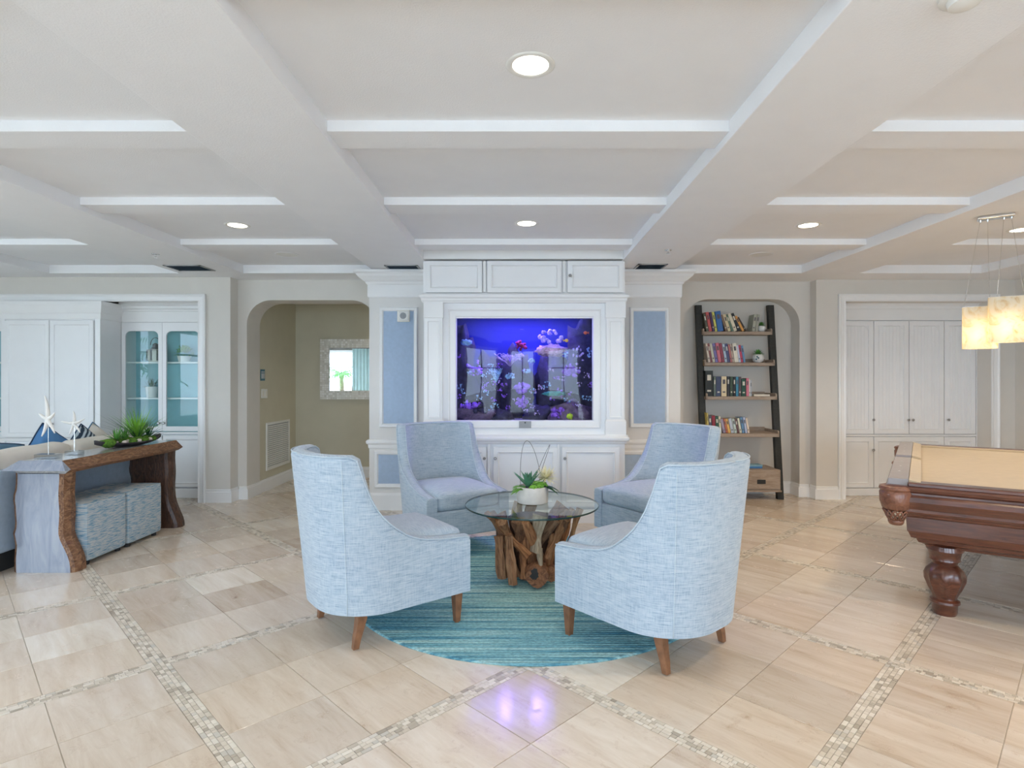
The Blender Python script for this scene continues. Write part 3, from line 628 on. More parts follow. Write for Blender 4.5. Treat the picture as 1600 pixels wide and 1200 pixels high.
# convex viewing pane, bowed outwards by the water
mb = MB(); n = 20; vs = []
for i in range(n+1):
    for j in range(n+1):
        u_, v_ = 2*i/n-1, 2*j/n-1; vs.append((gX0+(gX1-gX0)*i/n, 5.735-.030*(1-u_*u_)*(1-.25*v_*v_), gZ0+(gZ1-gZ0)*j/n))
mb.add(vs, [(i*(n+1)+j, (i+1)*(n+1)+j, (i+1)*(n+1)+j+1, i*(n+1)+j+1) for i in range(n) for j in range(n)]); obj('viewing_pane', mb, 'tank_glass', aq, smooth=True)
for x in (-.13, .20):
    f = obj('light_fixture', MB().box(x-.10, x+.10, 6.02, 6.22, 2.085, 2.12), 'plastic_grey', aq, bevel=.004)
    obj('led_array', MB().lathe([(.05,2.083), (.05,2.086)], 20, (x, 6.12, 0)), 'led_violet', f)
ld = bpy.data.lights.new('aquarium_lamp', 'AREA'); ld.shape = 'RECTANGLE'; ld.size = 1.2; ld.size_y = .5; ld.energy = 13; ld.color = (.16,.18,1)
lo = bpy.data.objects.new('aquarium_lamp', ld); COL.objects.link(lo); lo.location = (.06, 6.1, 2.08); lo.parent = aq
def tp(x, y, D): return (PX(x, D), D, PZ(y, D))
rs_ = random.Random(21)
def reef(name, mb, mat, label, cat='coral', group=None, smooth=True): return tag(obj(name, mb, mat, smooth=smooth), label, cat, group)
def rock(x, y, D, rx, ry, rz, seed, mat, label): reef('reef_rock', MB().blob(tp(x, y, D), rx, ry, rz, .3, 2.2, seed, 18, 12), mat, label, 'rock')
rock(765, 610, 6.32, .22, .1, .32, 9, 'coral_dark', 'dark reef slope behind the left window reflection')
rock(745, 652, 6.0, .24, .2, .10, 1, 'coral_rock', 'mottled purple rock at the lower left of the aquarium')
rock(785, 655, 5.92, .12, .12, .09, 2, 'coral_dark', 'dark rock at the bottom centre left of the aquarium')
rock(842, 652, 6.05, .17, .15, .13, 3, 'coral_dark', 'dark rock at the bottom centre right of the aquarium')
rock(895, 650, 6.0, .22, .2, .15, 4, 'coral_rock', 'purple speckled rock at the lower right of the aquarium')
rock(722, 585, 6.2, .16, .12, .50, 5, 'coral_dark', 'tall dark reef pillar at the left side of the aquarium')
rock(912, 580, 6.2, .20, .13, .52, 6, 'coral_dark', 'tall dark reef wall at the right side of the aquarium')
rock(806, 605, 6.2, .17, .1, .36, 7, 'coral_dark', 'dark reef column in the middle of the aquarium')
rock(862, 605, 6.28, .19, .1, .36, 8, 'coral_dark', 'dark reef column right of the middle of the aquarium')
def branch(c, h, spread, mat, label, seed, n=9, tw=.010):
    q = random.Random(seed); mb = MB()
    for i in range(n):
        a = 2*PI*i/n+q.random(); s_ = spread*(.4+.6*q.random()); p = Vector(c); path = [tuple(p)]
        for k in range(1, 4): path.append((c[0]+math.cos(a)*s_*k/3, c[1]+math.sin(a)*s_*.6*k/3, c[2]+h*(k/3)**.8*(.7+.3*q.random())))
        mb.tube(path, [tw, tw, tw*.9, tw*.6], 5)
        for s2 in (-1, 1):
            e = Vector(path[2]); mb.tube([tuple(e), (e.x+s2*s_*.35, e.y, e.z+h*.22)], [tw*.8, tw*.45], 5)
            e = Vector(path[3]); mb.tube([tuple(e), (e.x+s2*s_*.2, e.y-.01, e.z+h*.15)], [tw*.7, tw*.4], 5)
    reef('branching_coral', mb, mat, label)
def knobs(c, rx, rz, mat, label, seed, n=16, r=.025):
    q = random.Random(seed); mb = MB()
    for i in range(n):
        a = q.random()*2*PI; d = math.sqrt(q.random()); mb.blob((c[0]+math.cos(a)*rx*d, c[1]+(q.random()-.5)*.1, c[2]+math.sin(a)*rz*d), r*(.6+.7*q.random()), r, r*(.6+.6*q.random()), .2, 3, i, 8, 6)
    reef('cluster_coral', mb, mat, label)
def plate(c, rx, rz, mat, label, seed): 
    mb = MB().blob(c, rx, rx*.7, rz, .3, 6, seed, 30, 14); reef('plate_coral', mb, mat, label)
branch(tp(797, 572, 6.0), .12, .15, 'coral_lilac', 'lilac branching coral left of the middle near the top of the reef', 31, 18, .008)
branch(tp(775, 597, 5.9), .13, .09, 'coral_pale', 'pale blue branching coral in front of the left reef', 32, 10, .006)
knobs(tp(861, 526, 6.05), .12, .075, 'coral_lilac', 'lilac cluster coral high in the right half of the aquarium', 33, 24, .022)
plate(tp(861, 548, 5.98), .15, .055, 'coral_pink', 'broad pinkish lilac mushroom coral at upper right', 34)
plate(tp(728, 535, 5.95), .055, .028, 'coral_pale', 'small pale aqua shelf coral at upper left of the aquarium', 35)
knobs(tp(815, 541, 6.2), .055, .05, 'coral_red', 'deep red coral behind the lilac branches', 36, 14, .02)
knobs(tp(814, 558, 6.0), .03, .03, 'coral_lilac', 'small lilac knob coral at the centre of the reef', 37, 8, .016)
knobs(tp(831, 564, 5.95), .035, .022, 'coral_pale', 'small pale blue tuft coral right of the centre', 38, 16, .010)
knobs(tp(797, 588, 5.86), .045, .03, 'coral_pale', 'pale blue ruffled coral at the centre left', 39, 20, .011)
knobs(tp(823, 580, 5.86), .032, .028, 'coral_pale', 'pale blue ruffled coral at the centre right', 40, 16, .010)
knobs(tp(815, 607, 5.88), .07, .05, 'coral_violet', 'violet soft coral in the centre of the aquarium', 41, 18, .024)
knobs(tp(816, 628, 5.85), .055, .05, 'coral_violet', 'bright violet soft coral low in the centre', 42, 16, .022)
plate(tp(866, 615, 5.9), .11, .022, 'coral_green', 'flat sea green table coral right of the centre', 43)
knobs(tp(893, 580, 5.95), .09, .07, 'coral_violet', 'violet coral thicket on the right reef wall', 44, 20, .022)
knobs(tp(903, 555, 6.0), .06, .10, 'coral_lilac', 'scattered lilac polyps high on the right reef wall', 45, 16, .012)
knobs(tp(735, 634, 5.88), .10, .04, 'coral_violet', 'violet coral mat at the lower left', 46, 18, .024)
knobs(tp(752, 640, 5.84), .07, .04, 'coral_dark', 'dark grape-like coral at the lower left', 47, 14, .022)
knobs(tp(872, 645, 5.85), .08, .05, 'coral_violet', 'violet coral mat at the lower right', 48, 18, .018)
plate(tp(889, 651, 5.84), .035, .03, 'coral_lime', 'lime green anemone ball on the sand at lower right', 49)
knobs(tp(740, 575, 6.1), .08, .10, 'coral_violet', 'dim violet coral on the left reef pillar', 50, 18, .02)
for k, cn in enumerate(('violet', 'lilac', 'pale')):   # crust of tiny polyps all over the reef faces
    q = random.Random(60+k); mb = MB()
    for n_ in range(26):
        x = 716+q.random()*208; y = 650-q.random()**1.2*(115 if x < 760 or x > 880 else 80); c = tp(x, y, 5.86+.12*q.random())
        for i in range(8): mb.blob((c[0]+q.uniform(-.03,.03), c[1]+q.uniform(-.02,.02), c[2]+q.uniform(-.024,.024)), q.uniform(.004,.011), .008, q.uniform(.004,.010), .25, 3, i, 7, 5)
    o = reef('coral_crust', mb, 'coral_'+cn, 'crust of tiny %s polyps scattered over the dark reef' % {'pale': 'pale blue'}.get(cn, cn)); o['kind'] = 'stuff'
def fish(c, L, mat, label, flip=1):
    t = thing('reef_fish', label, 'fish', c); mb = MB()
    mb.rings([[(flip*x*L, .18*L*r*math.cos(2*PI*j/8), .5*L*r*math.sin(2*PI*j/8)) for j in range(8)] for x, r in ((-.5,.08), (-.35,.5), (-.1,.85), (.2,.7), (.42,.22), (.5,.12))]); obj('body', mb, mat, t, smooth=True)
    obj('tail_fin', MB().hexa([(flip*.45*L,-.02*L,-.08*L), (flip*.75*L,-.01*L,-.32*L), (flip*.75*L,.01*L,-.32*L), (flip*.45*L,.02*L,-.08*L)], [(flip*.45*L,-.02*L,.08*L), (flip*.75*L,-.01*L,.32*L), (flip*.75*L,.01*L,.32*L), (flip*.45*L,.02*L,.08*L)]), mat, t)
fish(tp(915, 520, 5.95), .045, 'fish_orange', 'orange red fish near the top right corner of the aquarium'); fish(tp(885, 532, 5.9), .045, 'fish_yellow', 'yellow orange fish beside the lilac cluster coral', -1)
# ------------------------------------------------------------------ rug
RC = (.08, 4.0); RR = 1.18
mb = MB(); rows = 92; P = 2*RR/rows; n = 36; prof = [(0,.004), (.15,.010), (.5,.013), (.85,.010), (1,.004)]
ys = [(-RR+P*(i+q), h) for i in range(rows) for q, h in (prof[:-1])]+[(RR, .004)]
ringz = []
for y, h in ys:
    half = math.sqrt(max(0, RR*RR-y*y))+.001; ringz.append([(-half+2*half*j/n, y, h) for j in range(n+1)])
mb.rings(ringz, False, False, False)
rim = [(RR*math.cos(2*PI*i/96), RR*math.sin(2*PI*i/96)) for i in range(96)]
mb.rings([[(x*1.003, y*1.003, .0003) for x, y in rim], [(x*1.003, y*1.003, .006) for x, y in rim], [(x*.992, y*.992, .012) for x, y in rim]], True, True, False)
tag(obj('round_rug', mb, 'rug_yarn', smooth=True, loc=(RC[0], RC[1], 0)), 'round rug woven in rows of teal and sea blue yarn', 'rug')

# ------------------------------------------------------------------ lounge chairs
def lerp_tab(tab, x):
    if x <= tab[0][0]: return tab[0][1]
    for (a, b_), (c_, d) in zip(tab, tab[1:]):
        if x <= c_: t = (x-a)/(c_-a); return b_+(d-b_)*t
    return tab[-1][1]
HT = [(-.30,1.01), (-.285,.99), (-.27,.915), (-.255,.85), (-.235,.79), (-.20,.715), (-.16,.665), (-.12,.63), (-.046,.575), (.02,.545), (.083,.528), (.18,.512), (.3,.505), (.36,.498)]
def sm(t): t = max(0, min(1, t)); return t*t*(3-2*t)
WD, RAD, YF, YBK, TH, Z0 = .35, .30, .36, -.42, .085, .18
def chair_path():
    pts = [(WD, YF-(YF+.12)*i/12, 1, 0) for i in range(12)]
    for i in range(17):
        a = PI/2*i/16; pts.append((WD-RAD+RAD*math.cos(a), -.12-RAD*math.sin(a), math.cos(a), -math.sin(a)))
    pts.append((0, YBK, 0, -1))
    return pts+[(-x, y, -nx, ny) for x, y, nx, ny in pts[-2::-1]]
CP = chair_path()
def rake(y, z): return .085*sm((.12-y)/.5)*max(0, (z-Z0)/.83)
def top_h(y): return lerp_tab(HT, y)
def make_chair():
    t = thing('lounge_chair', 'x', 'chair', (0,0,0), 0, 'four pale blue barrel chairs around the glass table')
    shell = MB(); rings_ = []
    for x, y, nx, ny in CP:
        h = top_h(y); r = []
        for k in range(9): z = Z0+(h-.03-Z0)*k/8; o = rake(y, z); r.append((x+nx*o, y+ny*o, z))
        o = rake(y, h)
        for off, dz in ((-.008,-.012), (-.025,-.002), (-.045,0), (-.065,-.002), (-TH+.006,-.012), (-TH,-.03)): r.append((x+nx*(o+off), y+ny*(o+off), h+dz))
        for k in range(1, 6):
            z = h-.03-(h-.03-.36)*k/5; o2 = rake(y, z)-TH-.03*sm(k/5)*sm((.1-y)/.4); r.append((x+nx*o2, y+ny*o2, z))
        r.append((x-nx*TH, y-ny*TH, Z0)); rings_.append(r)
    shell.rings(rings_, True, True, True)
    obj('shell', shell, 'chair_fabric', t, smooth=50)
    obj('front_rail', MB().box(-WD+.06, WD-.06, .28, YF-.008, Z0+.002, .385), 'chair_fabric', t, bevel=.012)
    obj('seat_deck', MB().box(-WD+.07, WD-.07, -.30, .30, Z0+.01, .37), 'chair_fabric', t)
    cu = MB().cushion(.272, .335, .075, .05, .03, 12, (0, .03, .455)); obj('seat_cushion', cu, 'chair_fabric', t, smooth=True)
    for s in (1, -1):
        i = 12+8; x, y, nx, ny = CP[i]
        obj('piping', MB().tube([(s*(x+nx*(rake(y, z)+.001)), y+ny*(rake(y, z)+.001), z) for z in [Z0+.004+(top_h(y)-.03-Z0)*k/10 for k in range(11)]], .0035, 5), 'chair_piping', t, smooth=True)
        obj('piping', MB().tube([(s*(x+nx*(rake(y, top_h(y))-.006)), y+ny*(rake(y, top_h(y))-.006), top_h(y)-.008) for x, y, nx, ny in CP[:30]], .004, 5), 'chair_piping', t, smooth=True)
        obj('piping', MB().tube([(s*(x+nx*(rake(y, top_h(y))-TH+.004)), y+ny*(rake(y, top_h(y))-TH+.004), top_h(y)-.010) for x, y, nx, ny in CP[:30]], .004, 5), 'chair_piping', t, smooth=True)
        a = .022; l = MB().hexa([(s*.30-.015,.30-.015,0), (s*.30+.015,.30-.015,0), (s*.30+.015,.30+.015,0), (s*.30-.015,.30+.015,0)], [(s*.30-.026,.30-.026,Z0+.01), (s*.30+.026,.30-.026,Z0+.01), (s*.30+.026,.30+.026,Z0+.01), (s*.30-.026,.30+.026,Z0+.01)])
        obj('leg', l, 'leg_wood', t, bevel=.002)
        rg = []
        for z, oy, w_ in ((0, -.034, .015), (.05, -.026, .018), (.10, -.012, .021), (.15, -.001, .025), (Z0+.012, 0, .026)):
            rg.append([(s*(.25+(-oy)*.15)-w_, -.255+oy-w_, z), (s*(.25+(-oy)*.15)+w_, -.255+oy-w_, z), (s*(.25+(-oy)*.15)+w_, -.255+oy+w_, z), (s*(.25+(-oy)*.15)-w_, -.255+oy+w_, z)])
        obj('leg', MB().rings(rg), 'leg_wood', t, bevel=.002)
    return t
chair0 = make_chair()
CH = [((-.775, 3.37), (.78, .62), 'pale blue barrel chair front left seen from behind near the console table'), ((.70, 3.125), (-.66, .75), 'pale blue barrel chair front right seen from behind nearest the pool table'),
      ((-.56, 4.80), (.50, -.866), 'pale blue barrel chair facing the viewer left of the aquarium doors'), ((1.12, 4.69), (-.83, -.56), 'pale blue barrel chair half hidden in front of the ladder bookshelf')]
for i, (c_, f, lab) in enumerate(CH):
    o = chair0 if i == 0 else copy_tree(chair0)
    onrug = .006; o.location = (c_[0], c_[1], onrug); o.rotation_euler = (0, 0, math.atan2(f[1], f[0])-PI/2); o['label'] = lab

# ------------------------------------------------------------------ driftwood table
TC = (.094, 4.07); TZ = .526
t = thing('driftwood_table', 'round glass coffee table on a base of rugged driftwood pieces', 'table', (TC[0], TC[1], .012))
q = random.Random(11)
def stick(p0, p1, r0, r1, flat, seed, mat='driftwood', n=8, k=7):
    mb = MB(); a, b_ = Vector(p0), Vector(p1); path = []; rad = []
    L = (b_-a).length
    for i in range(k):
        u = i/(k-1); path.append(tuple((0, 0, L*u))); rad.append((r0+(r1-r0)*u)*(1+.18*math.sin(u*7+seed)))
    mb.rings([[(r*(1+.25*math.sin(3*th+seed)+.12*math.sin(5*th+seed*2))*math.cos(th), r*flat*(1+.2*math.sin(2*th+seed))*math.sin(th), p[2]) for th in [2*PI*j/n for j in range(n)]] for p, r in zip(path, rad)])
    mb.jitter(.014, 9, seed)
    o = obj('driftwood_piece', mb, mat, t, smooth=35); d = (b_-a).normalized(); o.location = p0
    o.rotation_euler = (d.to_track_quat('Z', 'Y') @ __import__('mathutils').Quaternion((0,0,1), seed*1.7)).to_euler(); return o
obj('shade_core', MB().lathe([(.10,.0), (.13,.2), (.17,.42)], 10), 'live_edge_dark', t)  # dark core added so the gaps between pieces read as shade
for i in range(13):
    a = 2*PI*i/13+q.uniform(-.12, .12); z1 = q.uniform(.30, .44); r0, r1 = q.uniform(.14, .18), q.uniform(.18, .25); a2 = a+q.uniform(-.35, .35)
    stick((r0*math.cos(a), r0*math.sin(a), q.uniform(.012, .06)), (r1*math.cos(a2), r1*math.sin(a2), z1), q.uniform(.03, .045), q.uniform(.02, .04), q.uniform(.5, .9), i)
for i in range(14):
    a = 2*PI*i/14+.2; a2 = a+q.uniform(-.7, .7); r1 = q.uniform(.25, .33); stick((.16*math.cos(a), .16*math.sin(a), q.uniform(.14, .28)), (r1*math.cos(a2), r1*math.sin(a2), q.uniform(.43, .48)), q.uniform(.022, .04), q.uniform(.025, .045), q.uniform(.5, .9), 30+i)
stick((-.31,-.12,.475), (-.03,-.25,.22), .020, .028, .7, 51); stick((.015,-.24,.245), (.05,-.235,.48), .045, .060, .55, 52, 'driftwood_pale'); stick((.10,-.24,.20), (.25,-.15,.49), .025, .045, .6, 53, 'driftwood_orange')
stick((.06,-.255,.12), (.05,-.245,.27), .016, .026, .8, 54, 'driftwood_pale'); stick((-.13,-.21,.02), (-.16,-.22,.34), .042, .036, .7, 55, 'driftwood_orange'); stick((-.20,-.15,.03), (-.22,-.16,.33), .036, .03, .7, 56, 'driftwood_orange'); stick((.20,-.14,.1), (.33,-.08,.495), .03, .03, .7, 57)
mb = MB(); mb.lathe([(.0,-.05), (.05,-.055), (.078,-.035), (.082,.03), (.07,.06), (.0,.06)], 16, cap0=False, cap1=False).jitter(.016, 12, 4); mb.xf(Matrix.Rotation(PI/2, 4, 'X'))
obj('log_end', mb, 'driftwood_end', t, smooth=40, loc=(.03, -.215, .095))['label'] = 'round reddish log end with a dark blob as its shaded hollow'
obj('hollow_shade', MB().blob((.012, -.272, .105), .03, .014, .036, .22, 2, 6, 20, 12), 'dark_gap', t)  # near-black blob on the log face, paints the shade inside a hollow
mb = MB(); mb.lathe([(.0,-.04), (.045,-.04), (.055,.03), (.0,.04)], 12, cap0=False, cap1=False).jitter(.014, 12, 9); mb.xf(Matrix.Rotation(PI/2, 4, 'X')); obj('log_end', mb, 'driftwood_end', t, smooth=40, loc=(.125, -.19, .09))
Rg = .466; gz = TZ-.012
N = 72; circ = [(math.cos(2*PI*i/N), math.sin(2*PI*i/N)) for i in range(N)]
gt = obj('glass_top', MB().rings([[(Rg*x, Rg*y, gz-.010) for x, y in circ], ]+[[(Rg*x*.999, Rg*y*.999, gz) for x, y in circ]], True, True, True), 'table_glass', t)
obj('glass_edge', MB().rings([[(Rg*x*k, Rg*y*k, z) for x, y in circ] for k, z in ((.998, gz-.011), (1.003, gz-.009), (1.003, gz-.002), (.998, gz+.0005))], True, False, False), 'glass_edge', gt, smooth=True)

# planter on the table
t = thing('succulent_planter', 'round white stone pot of succulents with a cream flower on the glass table', 'planter', (.10, 4.10, TZ+.001))
obj('pot', MB().lathe([(.100,0), (.108,.004), (.111,.02), (.111,.112), (.108,.116), (.100,.116), (.098,.09)], 40), 'pot_stone', t, smooth=40)
obj('soil', MB().lathe([(.099,.09), (.099,.1)], 24), 'soil', t)
q = random.Random(5)
def rosette(c, n, l, w_, el0, el1, mat, name, parent, droop=.1, sq=1.):
    mb = MB()
    for i in range(n):
        a = i*2.4; el = el0+(el1-el0)*i/n; mb.leaf(c, (math.cos(a)*math.cos(el), math.sin(a)*math.cos(el), math.sin(el)), l*(1-.35*i/n)*q.uniform(.85, 1.1), w_, droop, 5, .35)
    return obj(name, mb, mat, parent, smooth=True)
rosette((-.03,-.02,.105), 15, .17, .042, .55, 1.5, 'leaf_blue', 'agave_leaves', t, .0)
for k, c_ in enumerate(((.045,-.06,.11), (.005,-.075,.105), (.07,-.03,.12), (.03,-.03,.125))):
    mb = MB()
    for i in range(14): a = i*2.4; el = .2+1.2*i/14; d = Vector((math.cos(a)*math.cos(el), math.sin(a)*math.cos(el), math.sin(el))); p = Vector(c_)+d*.026; mb.blob(tuple(p), .012, .012, .008, .05, 2, i, 8, 6)
    obj('succulent', mb, 'leaf_bright', t, smooth=True)
for k in range(9):
    mb = MB(); b_ = Vector((-.07+.02*q.random(), -.03+.05*q.uniform(-1, 1), .105)); a = PI+q.uniform(-.9, .9); d = Vector((math.cos(a), math.sin(a)*.8, q.uniform(.0, .5)))
    path = [tuple(b_+d*(.10*u)+Vector((0,0,-.05*u*u))) for u in (0,.33,.66,1)]; mb.tube(path, [.004,.004,.003,.002], 5)
    for u in range(10):
        p = b_+d*(.10*u/10)+Vector((0,0,-.05*(u/10)**2)); 
        for s in (-1, 1): mb.leaf(tuple(p), (d.y*s*.8+d.x*.5, -d.x*s*.8+d.y*.5, .35), .022, .008, .1, 3)
    obj('fern_sprig', mb, 'leaf_bright', t)
mb = MB()
for i in range(170):
    a = q.uniform(0, 2*PI); el = math.asin(q.uniform(-.25, 1)); mb.leaf((.095,-.03,.175), (math.cos(a)*math.cos(el), math.sin(a)*math.cos(el), math.sin(el)), q.uniform(.075, .125), .0095, .05, 3)
obj('cream_flower', mb, 'petal', t); obj('flower_stem', MB().tube([(.06,.01,.1), (.085,-.02,.165)], .006, 6), 'leaf_green', t)
mb = MB()
for dd in ((1,-.35,.25), (.95,-.6,.1), (.9,-.1,.1)): mb.leaf((.07,-.03,.115), dd, .13, .045, .45, 6, .15)
obj('dark_leaf', mb, 'leaf_dark', t, smooth=True)
def wire(pts): obj('wire_loop', MB().tube(pts, .0016, 5), 'twig', t, smooth=True)
def bez(p, n=24):
    out = []
    for i in range(n+1):
        u = i/n; k = len(p)-1; x = [0,0,0]
        for j, c_ in enumerate(p):
            b_ = math.comb(k, j)*u**j*(1-u)**(k-j)
            for a in range(3): x[a] += b_*c_[a]
        out.append(tuple(x))
    return out
wire(bez([(-.085,0,.10), (-.095,0,.36), (-.065,0,.60), (.02,0,.40), (.055,0,.20)])); wire(bez([(.0,0,.12), (.06,0,.30), (.17,.01,.52), (.155,.01,.46), (.07,.01,.28), (.05,0,.16)]))

# ------------------------------------------------------------------ pool table
e1 = Vector((.821, -.571)); rotp = math.atan2(-.571, .821)
t = thing('pool_table', 'carved mahogany pool table with tan cloth at the right edge', 'pool table', (3.455, 4.03, 0), rotp)
HX, HY, ZR = .71, 1.25, .78
obj('cabinet_body', MB().rblock(HX, HY, [(-.10,.62), (-.060,.625), (-.065,.61), (-.085,.605), (-.09,.59), (-.10,.585), (-.105,.50), (-.11,.495), (-.125,.46), (-.15,.45), (-.16,.43), (-.19,.415), (-.20,.40), (-.30,.40)]), 'mahogany', t, bevel=.002)
obj('rail_fascia', MB().rblock(HX, HY, [(-.10,.62), (-.022,.622), (-.016,.632), (-.020,.645), (-.008,.665), (.0,.69), (-.006,.715), (-.018,.728), (-.018,.74), (-.004,.75), (.002,.765), (-.004,.776), (-.02,.779)]), 'mahogany', t, bevel=.001)
obj('slate_bed', MB().box(-HX+.14, HX-.14, -HY+.14, HY-.14, .70, .7805), 'felt_tan', t) if False else obj('cloth_bed', MB().box(-HX+.10, HX-.10, -HY+.10, HY-.10, .772, .782), 'felt_tan', t)
for s in (-1, 1):
    for h in (-1, 1):
        y0, y1 = sorted((h*.075, h*(HY-.045))); xo, xi = s*(HX-.008), s*(HX-.115); a, c_ = sorted((xo, xi))
        obj('rail_cap', MB().hexa([(a, y0, .775), (c_, y0, .775), (c_, y1, .775), (a, y1, .775)], [(a+.006, y0, .815), (c_-.002, y0, .815), (c_-.002, y1, .815), (a+.006, y1, .815)]), 'rail_sheen_grey', t, bevel=.004)
        xi2 = s*(HX-.175); a, c_ = sorted((xi, xi2)); hi = .814; lo_ = .800
        T = [(a, y0, hi if s < 0 else lo_), (c_, y0, lo_ if s < 0 else hi), (c_, y1, lo_ if s < 0 else hi), (a, y1, hi if s < 0 else lo_)]
        obj('cushion', MB().hexa([(a, y0, .78), (c_, y0, .78), (c_, y1, .78), (a, y1, .78)], T), 'felt_tan', t, bevel=.003)
        for k in (1, 2, 3):
            yy = h*(.085+(HY-.195)*k/4); obj('sight_dot', MB().lathe([(.006,.8152), (.006,.8165)], 8, (s*(HX-.06), yy, 0)), 'pot_white', t)
    y0, y1 = sorted((s*(HY-.008), s*(HY-.11))); obj('end_rail_cap', MB().box(-HX+.11, HX-.11, y0, y1, .775, .800), 'mahogany', t, bevel=.006)
    y0, y1 = sorted((s*(HY-.11), s*(HY-.16))); obj('end_cushion', MB().box(-HX+.13, HX-.13, y0, y1, .78, .797), 'felt_tan', t, bevel=.004)
leg_mb = MB().lathe([(r_*.9, z_, f_) for r_, z_, f_ in [(.100,.41,0), (.105,.385,0), (.092,.37,0), (.085,.335,0), (.088,.325,0), (.075,.315,0), (.068,.30,0), (.082,.285,0), (.100,.265,.04), (.110,.235,.07), (.105,.20,.09), (.084,.15,.10), (.066,.11,.07), (.066,.095,0), (.083,.085,0), (.085,.072,0), (.072,.060,0), (.070,.02,0), (.062,0,0)]], 32, flute=8)
leg_me = None
for sx in (-1, 1):
    for sy in (-1, 1):
        if leg_me is None: o = obj('leg', leg_mb, 'mahogany', t, smooth=45); leg_me = o.data
        else: o = obj('leg', leg_me, None, t)
        o.location = (sx*(HX-.29), sy*(HY-.26), 0)
def pocket(x, y, side):
    s = Vector((x, y)); p = bpy.data.objects.new('pocket', None)
    r = .062; n = 14; outw = math.atan2(y, x) if not side else (0 if x > 0 else PI); span = PI*.62 if not side else PI*.42
    arc = [outw-span+2*span*i/n for i in range(n+1)]; cxp, cyp = (x-math.copysign(.052, x), y-math.copysign(.052, y)) if not side else (x-math.copysign(.075, x), y)
    mb = MB(); mb.rings([[(cxp+(r+o)*math.cos(a), cyp+(r+o)*math.sin(a), z) for o, z in ((-.018,.74), (-.012,.768), (.006,.774), (.022,.768), (.026,.755), (.018,.742), (.024,.73), (.022,.68), (.010,.64), (-.012,.625))] for a in arc], True, True, True)
    c = obj('pocket_casting', mb, 'mahogany_carved', t, smooth=40)
    net = MB(); m_ = 9
    for i in range(m_):
        for d in (1, -1):
            a0 = outw-span*.95+2*span*.95*i/(m_-1); net.tube([(cxp+(r+.005-.03*u)*math.cos(a0+d*u*.7), cyp+(r+.005-.03*u)*math.sin(a0+d*u*.7), .63-.06*u) for u in (0,.25,.5,.75,1)], .0055, 5)
    net.lathe([(.040,.575), (.042,.56), (.036,.545), (.03,.54)], 14, (cxp, cyp, 0)); obj('leather_net', net, 'mahogany_carved', c, smooth=True)
for x in (-HX, HX):
    for y in (-HY, 0, HY): pocket(x, y, y == 0)

# ------------------------------------------------------------------ pendant over the pool table
t = thing('pendant_light', 'pendant lamp with glowing alabaster shades hung over the pool table', 'pendant lamp', (3.37, 4.09, ZB))
obj('canopy', MB().rblock(.10, .04, [(0,0), (.003,-.004), (.003,-.018), (-.005,-.022)]), 'chrome', t, rot=(0, 0, rotp), bevel=.004)
sh = [((PX(1531, 4.1), 4.1), PZ(545, 4.1), PZ(480, 4.1)), ((PX(1573, 3.95), 3.95), PZ(535, 3.95), PZ(464, 3.95))]
for k, ((x, y), z0, z1) in enumerate(sh):
    lx, ly = x-3.37, y-4.09; a0, a1 = z0-ZB, z1-ZB; mb = MB(); hx, hy, r = .10, .05, .035
    def rr_(hx, hy, r, z):
        out = []
        for cx_, cy_, b_ in ((hx-r, hy-r, 0), (-hx+r, hy-r, PI/2), (-hx+r, -hy+r, PI), (hx-r, -hy+r, 1.5*PI)):
            for i in range(5): a = b_+PI/2*i/4; out.append((cx_+r*math.cos(a), cy_+r*math.sin(a), z))
        return out
    mb.rings([rr_(hx-.008, hy-.008, r-.004, a1), rr_(hx, hy, r, a1), rr_(hx, hy, r, a0), rr_(hx-.008, hy-.008, r-.004, a0), rr_(hx-.008, hy-.008, r-.004, a1)], True, False, False)
    s = obj('shade', mb, 'alabaster', t, loc=(lx, ly, 0), rot=(0, 0, rotp)); s['label'] = ['lower glowing alabaster shade at left', 'higher glowing alabaster shade at right'][k]
    obj('bulb', MB().blob((0, 0, a0+.17), .028, .028, .045, 0, 1, 0, 12, 8), 'bulb', s, smooth=True)
    obj('bulb_socket', MB().lathe([(.014, a0+.21), (.014, a1-.005)], 10), 'chrome', s)
    obj('hanger_bar', MB().box(-hx, hx, -.006, .006, a1-.004, a1+.006), 'chrome', s)
    ld = bpy.data.lights.new('pendant_glow', 'POINT'); ld.energy = 1.3; ld.color = (1,.76,.48); ld.shadow_soft_size = .035; lo = bpy.data.objects.new('pendant_glow', ld); COL.objects.link(lo); lo.parent = s; lo.location = (0, 0, a0+.09)
    for e in (-1, 1):
        top = Vector((3.37+e1.x*(e*.065-.02+.04*k)-3.37, e1.y*(e*.065-.02+.04*k), -.02)); bot = Vector((lx+e1.x*e*hx*.9, ly+e1.y*e*hx*.9, a1+.004))
        obj('wire', MB().tube([tuple(top), tuple(bot)], .0022, 5), 'chrome', t); obj('cord_grip', MB().lathe([(.006,-.035), (.008,-.02), (.003,-.018)], 8, (top.x, top.y, 0)), 'chrome', t)
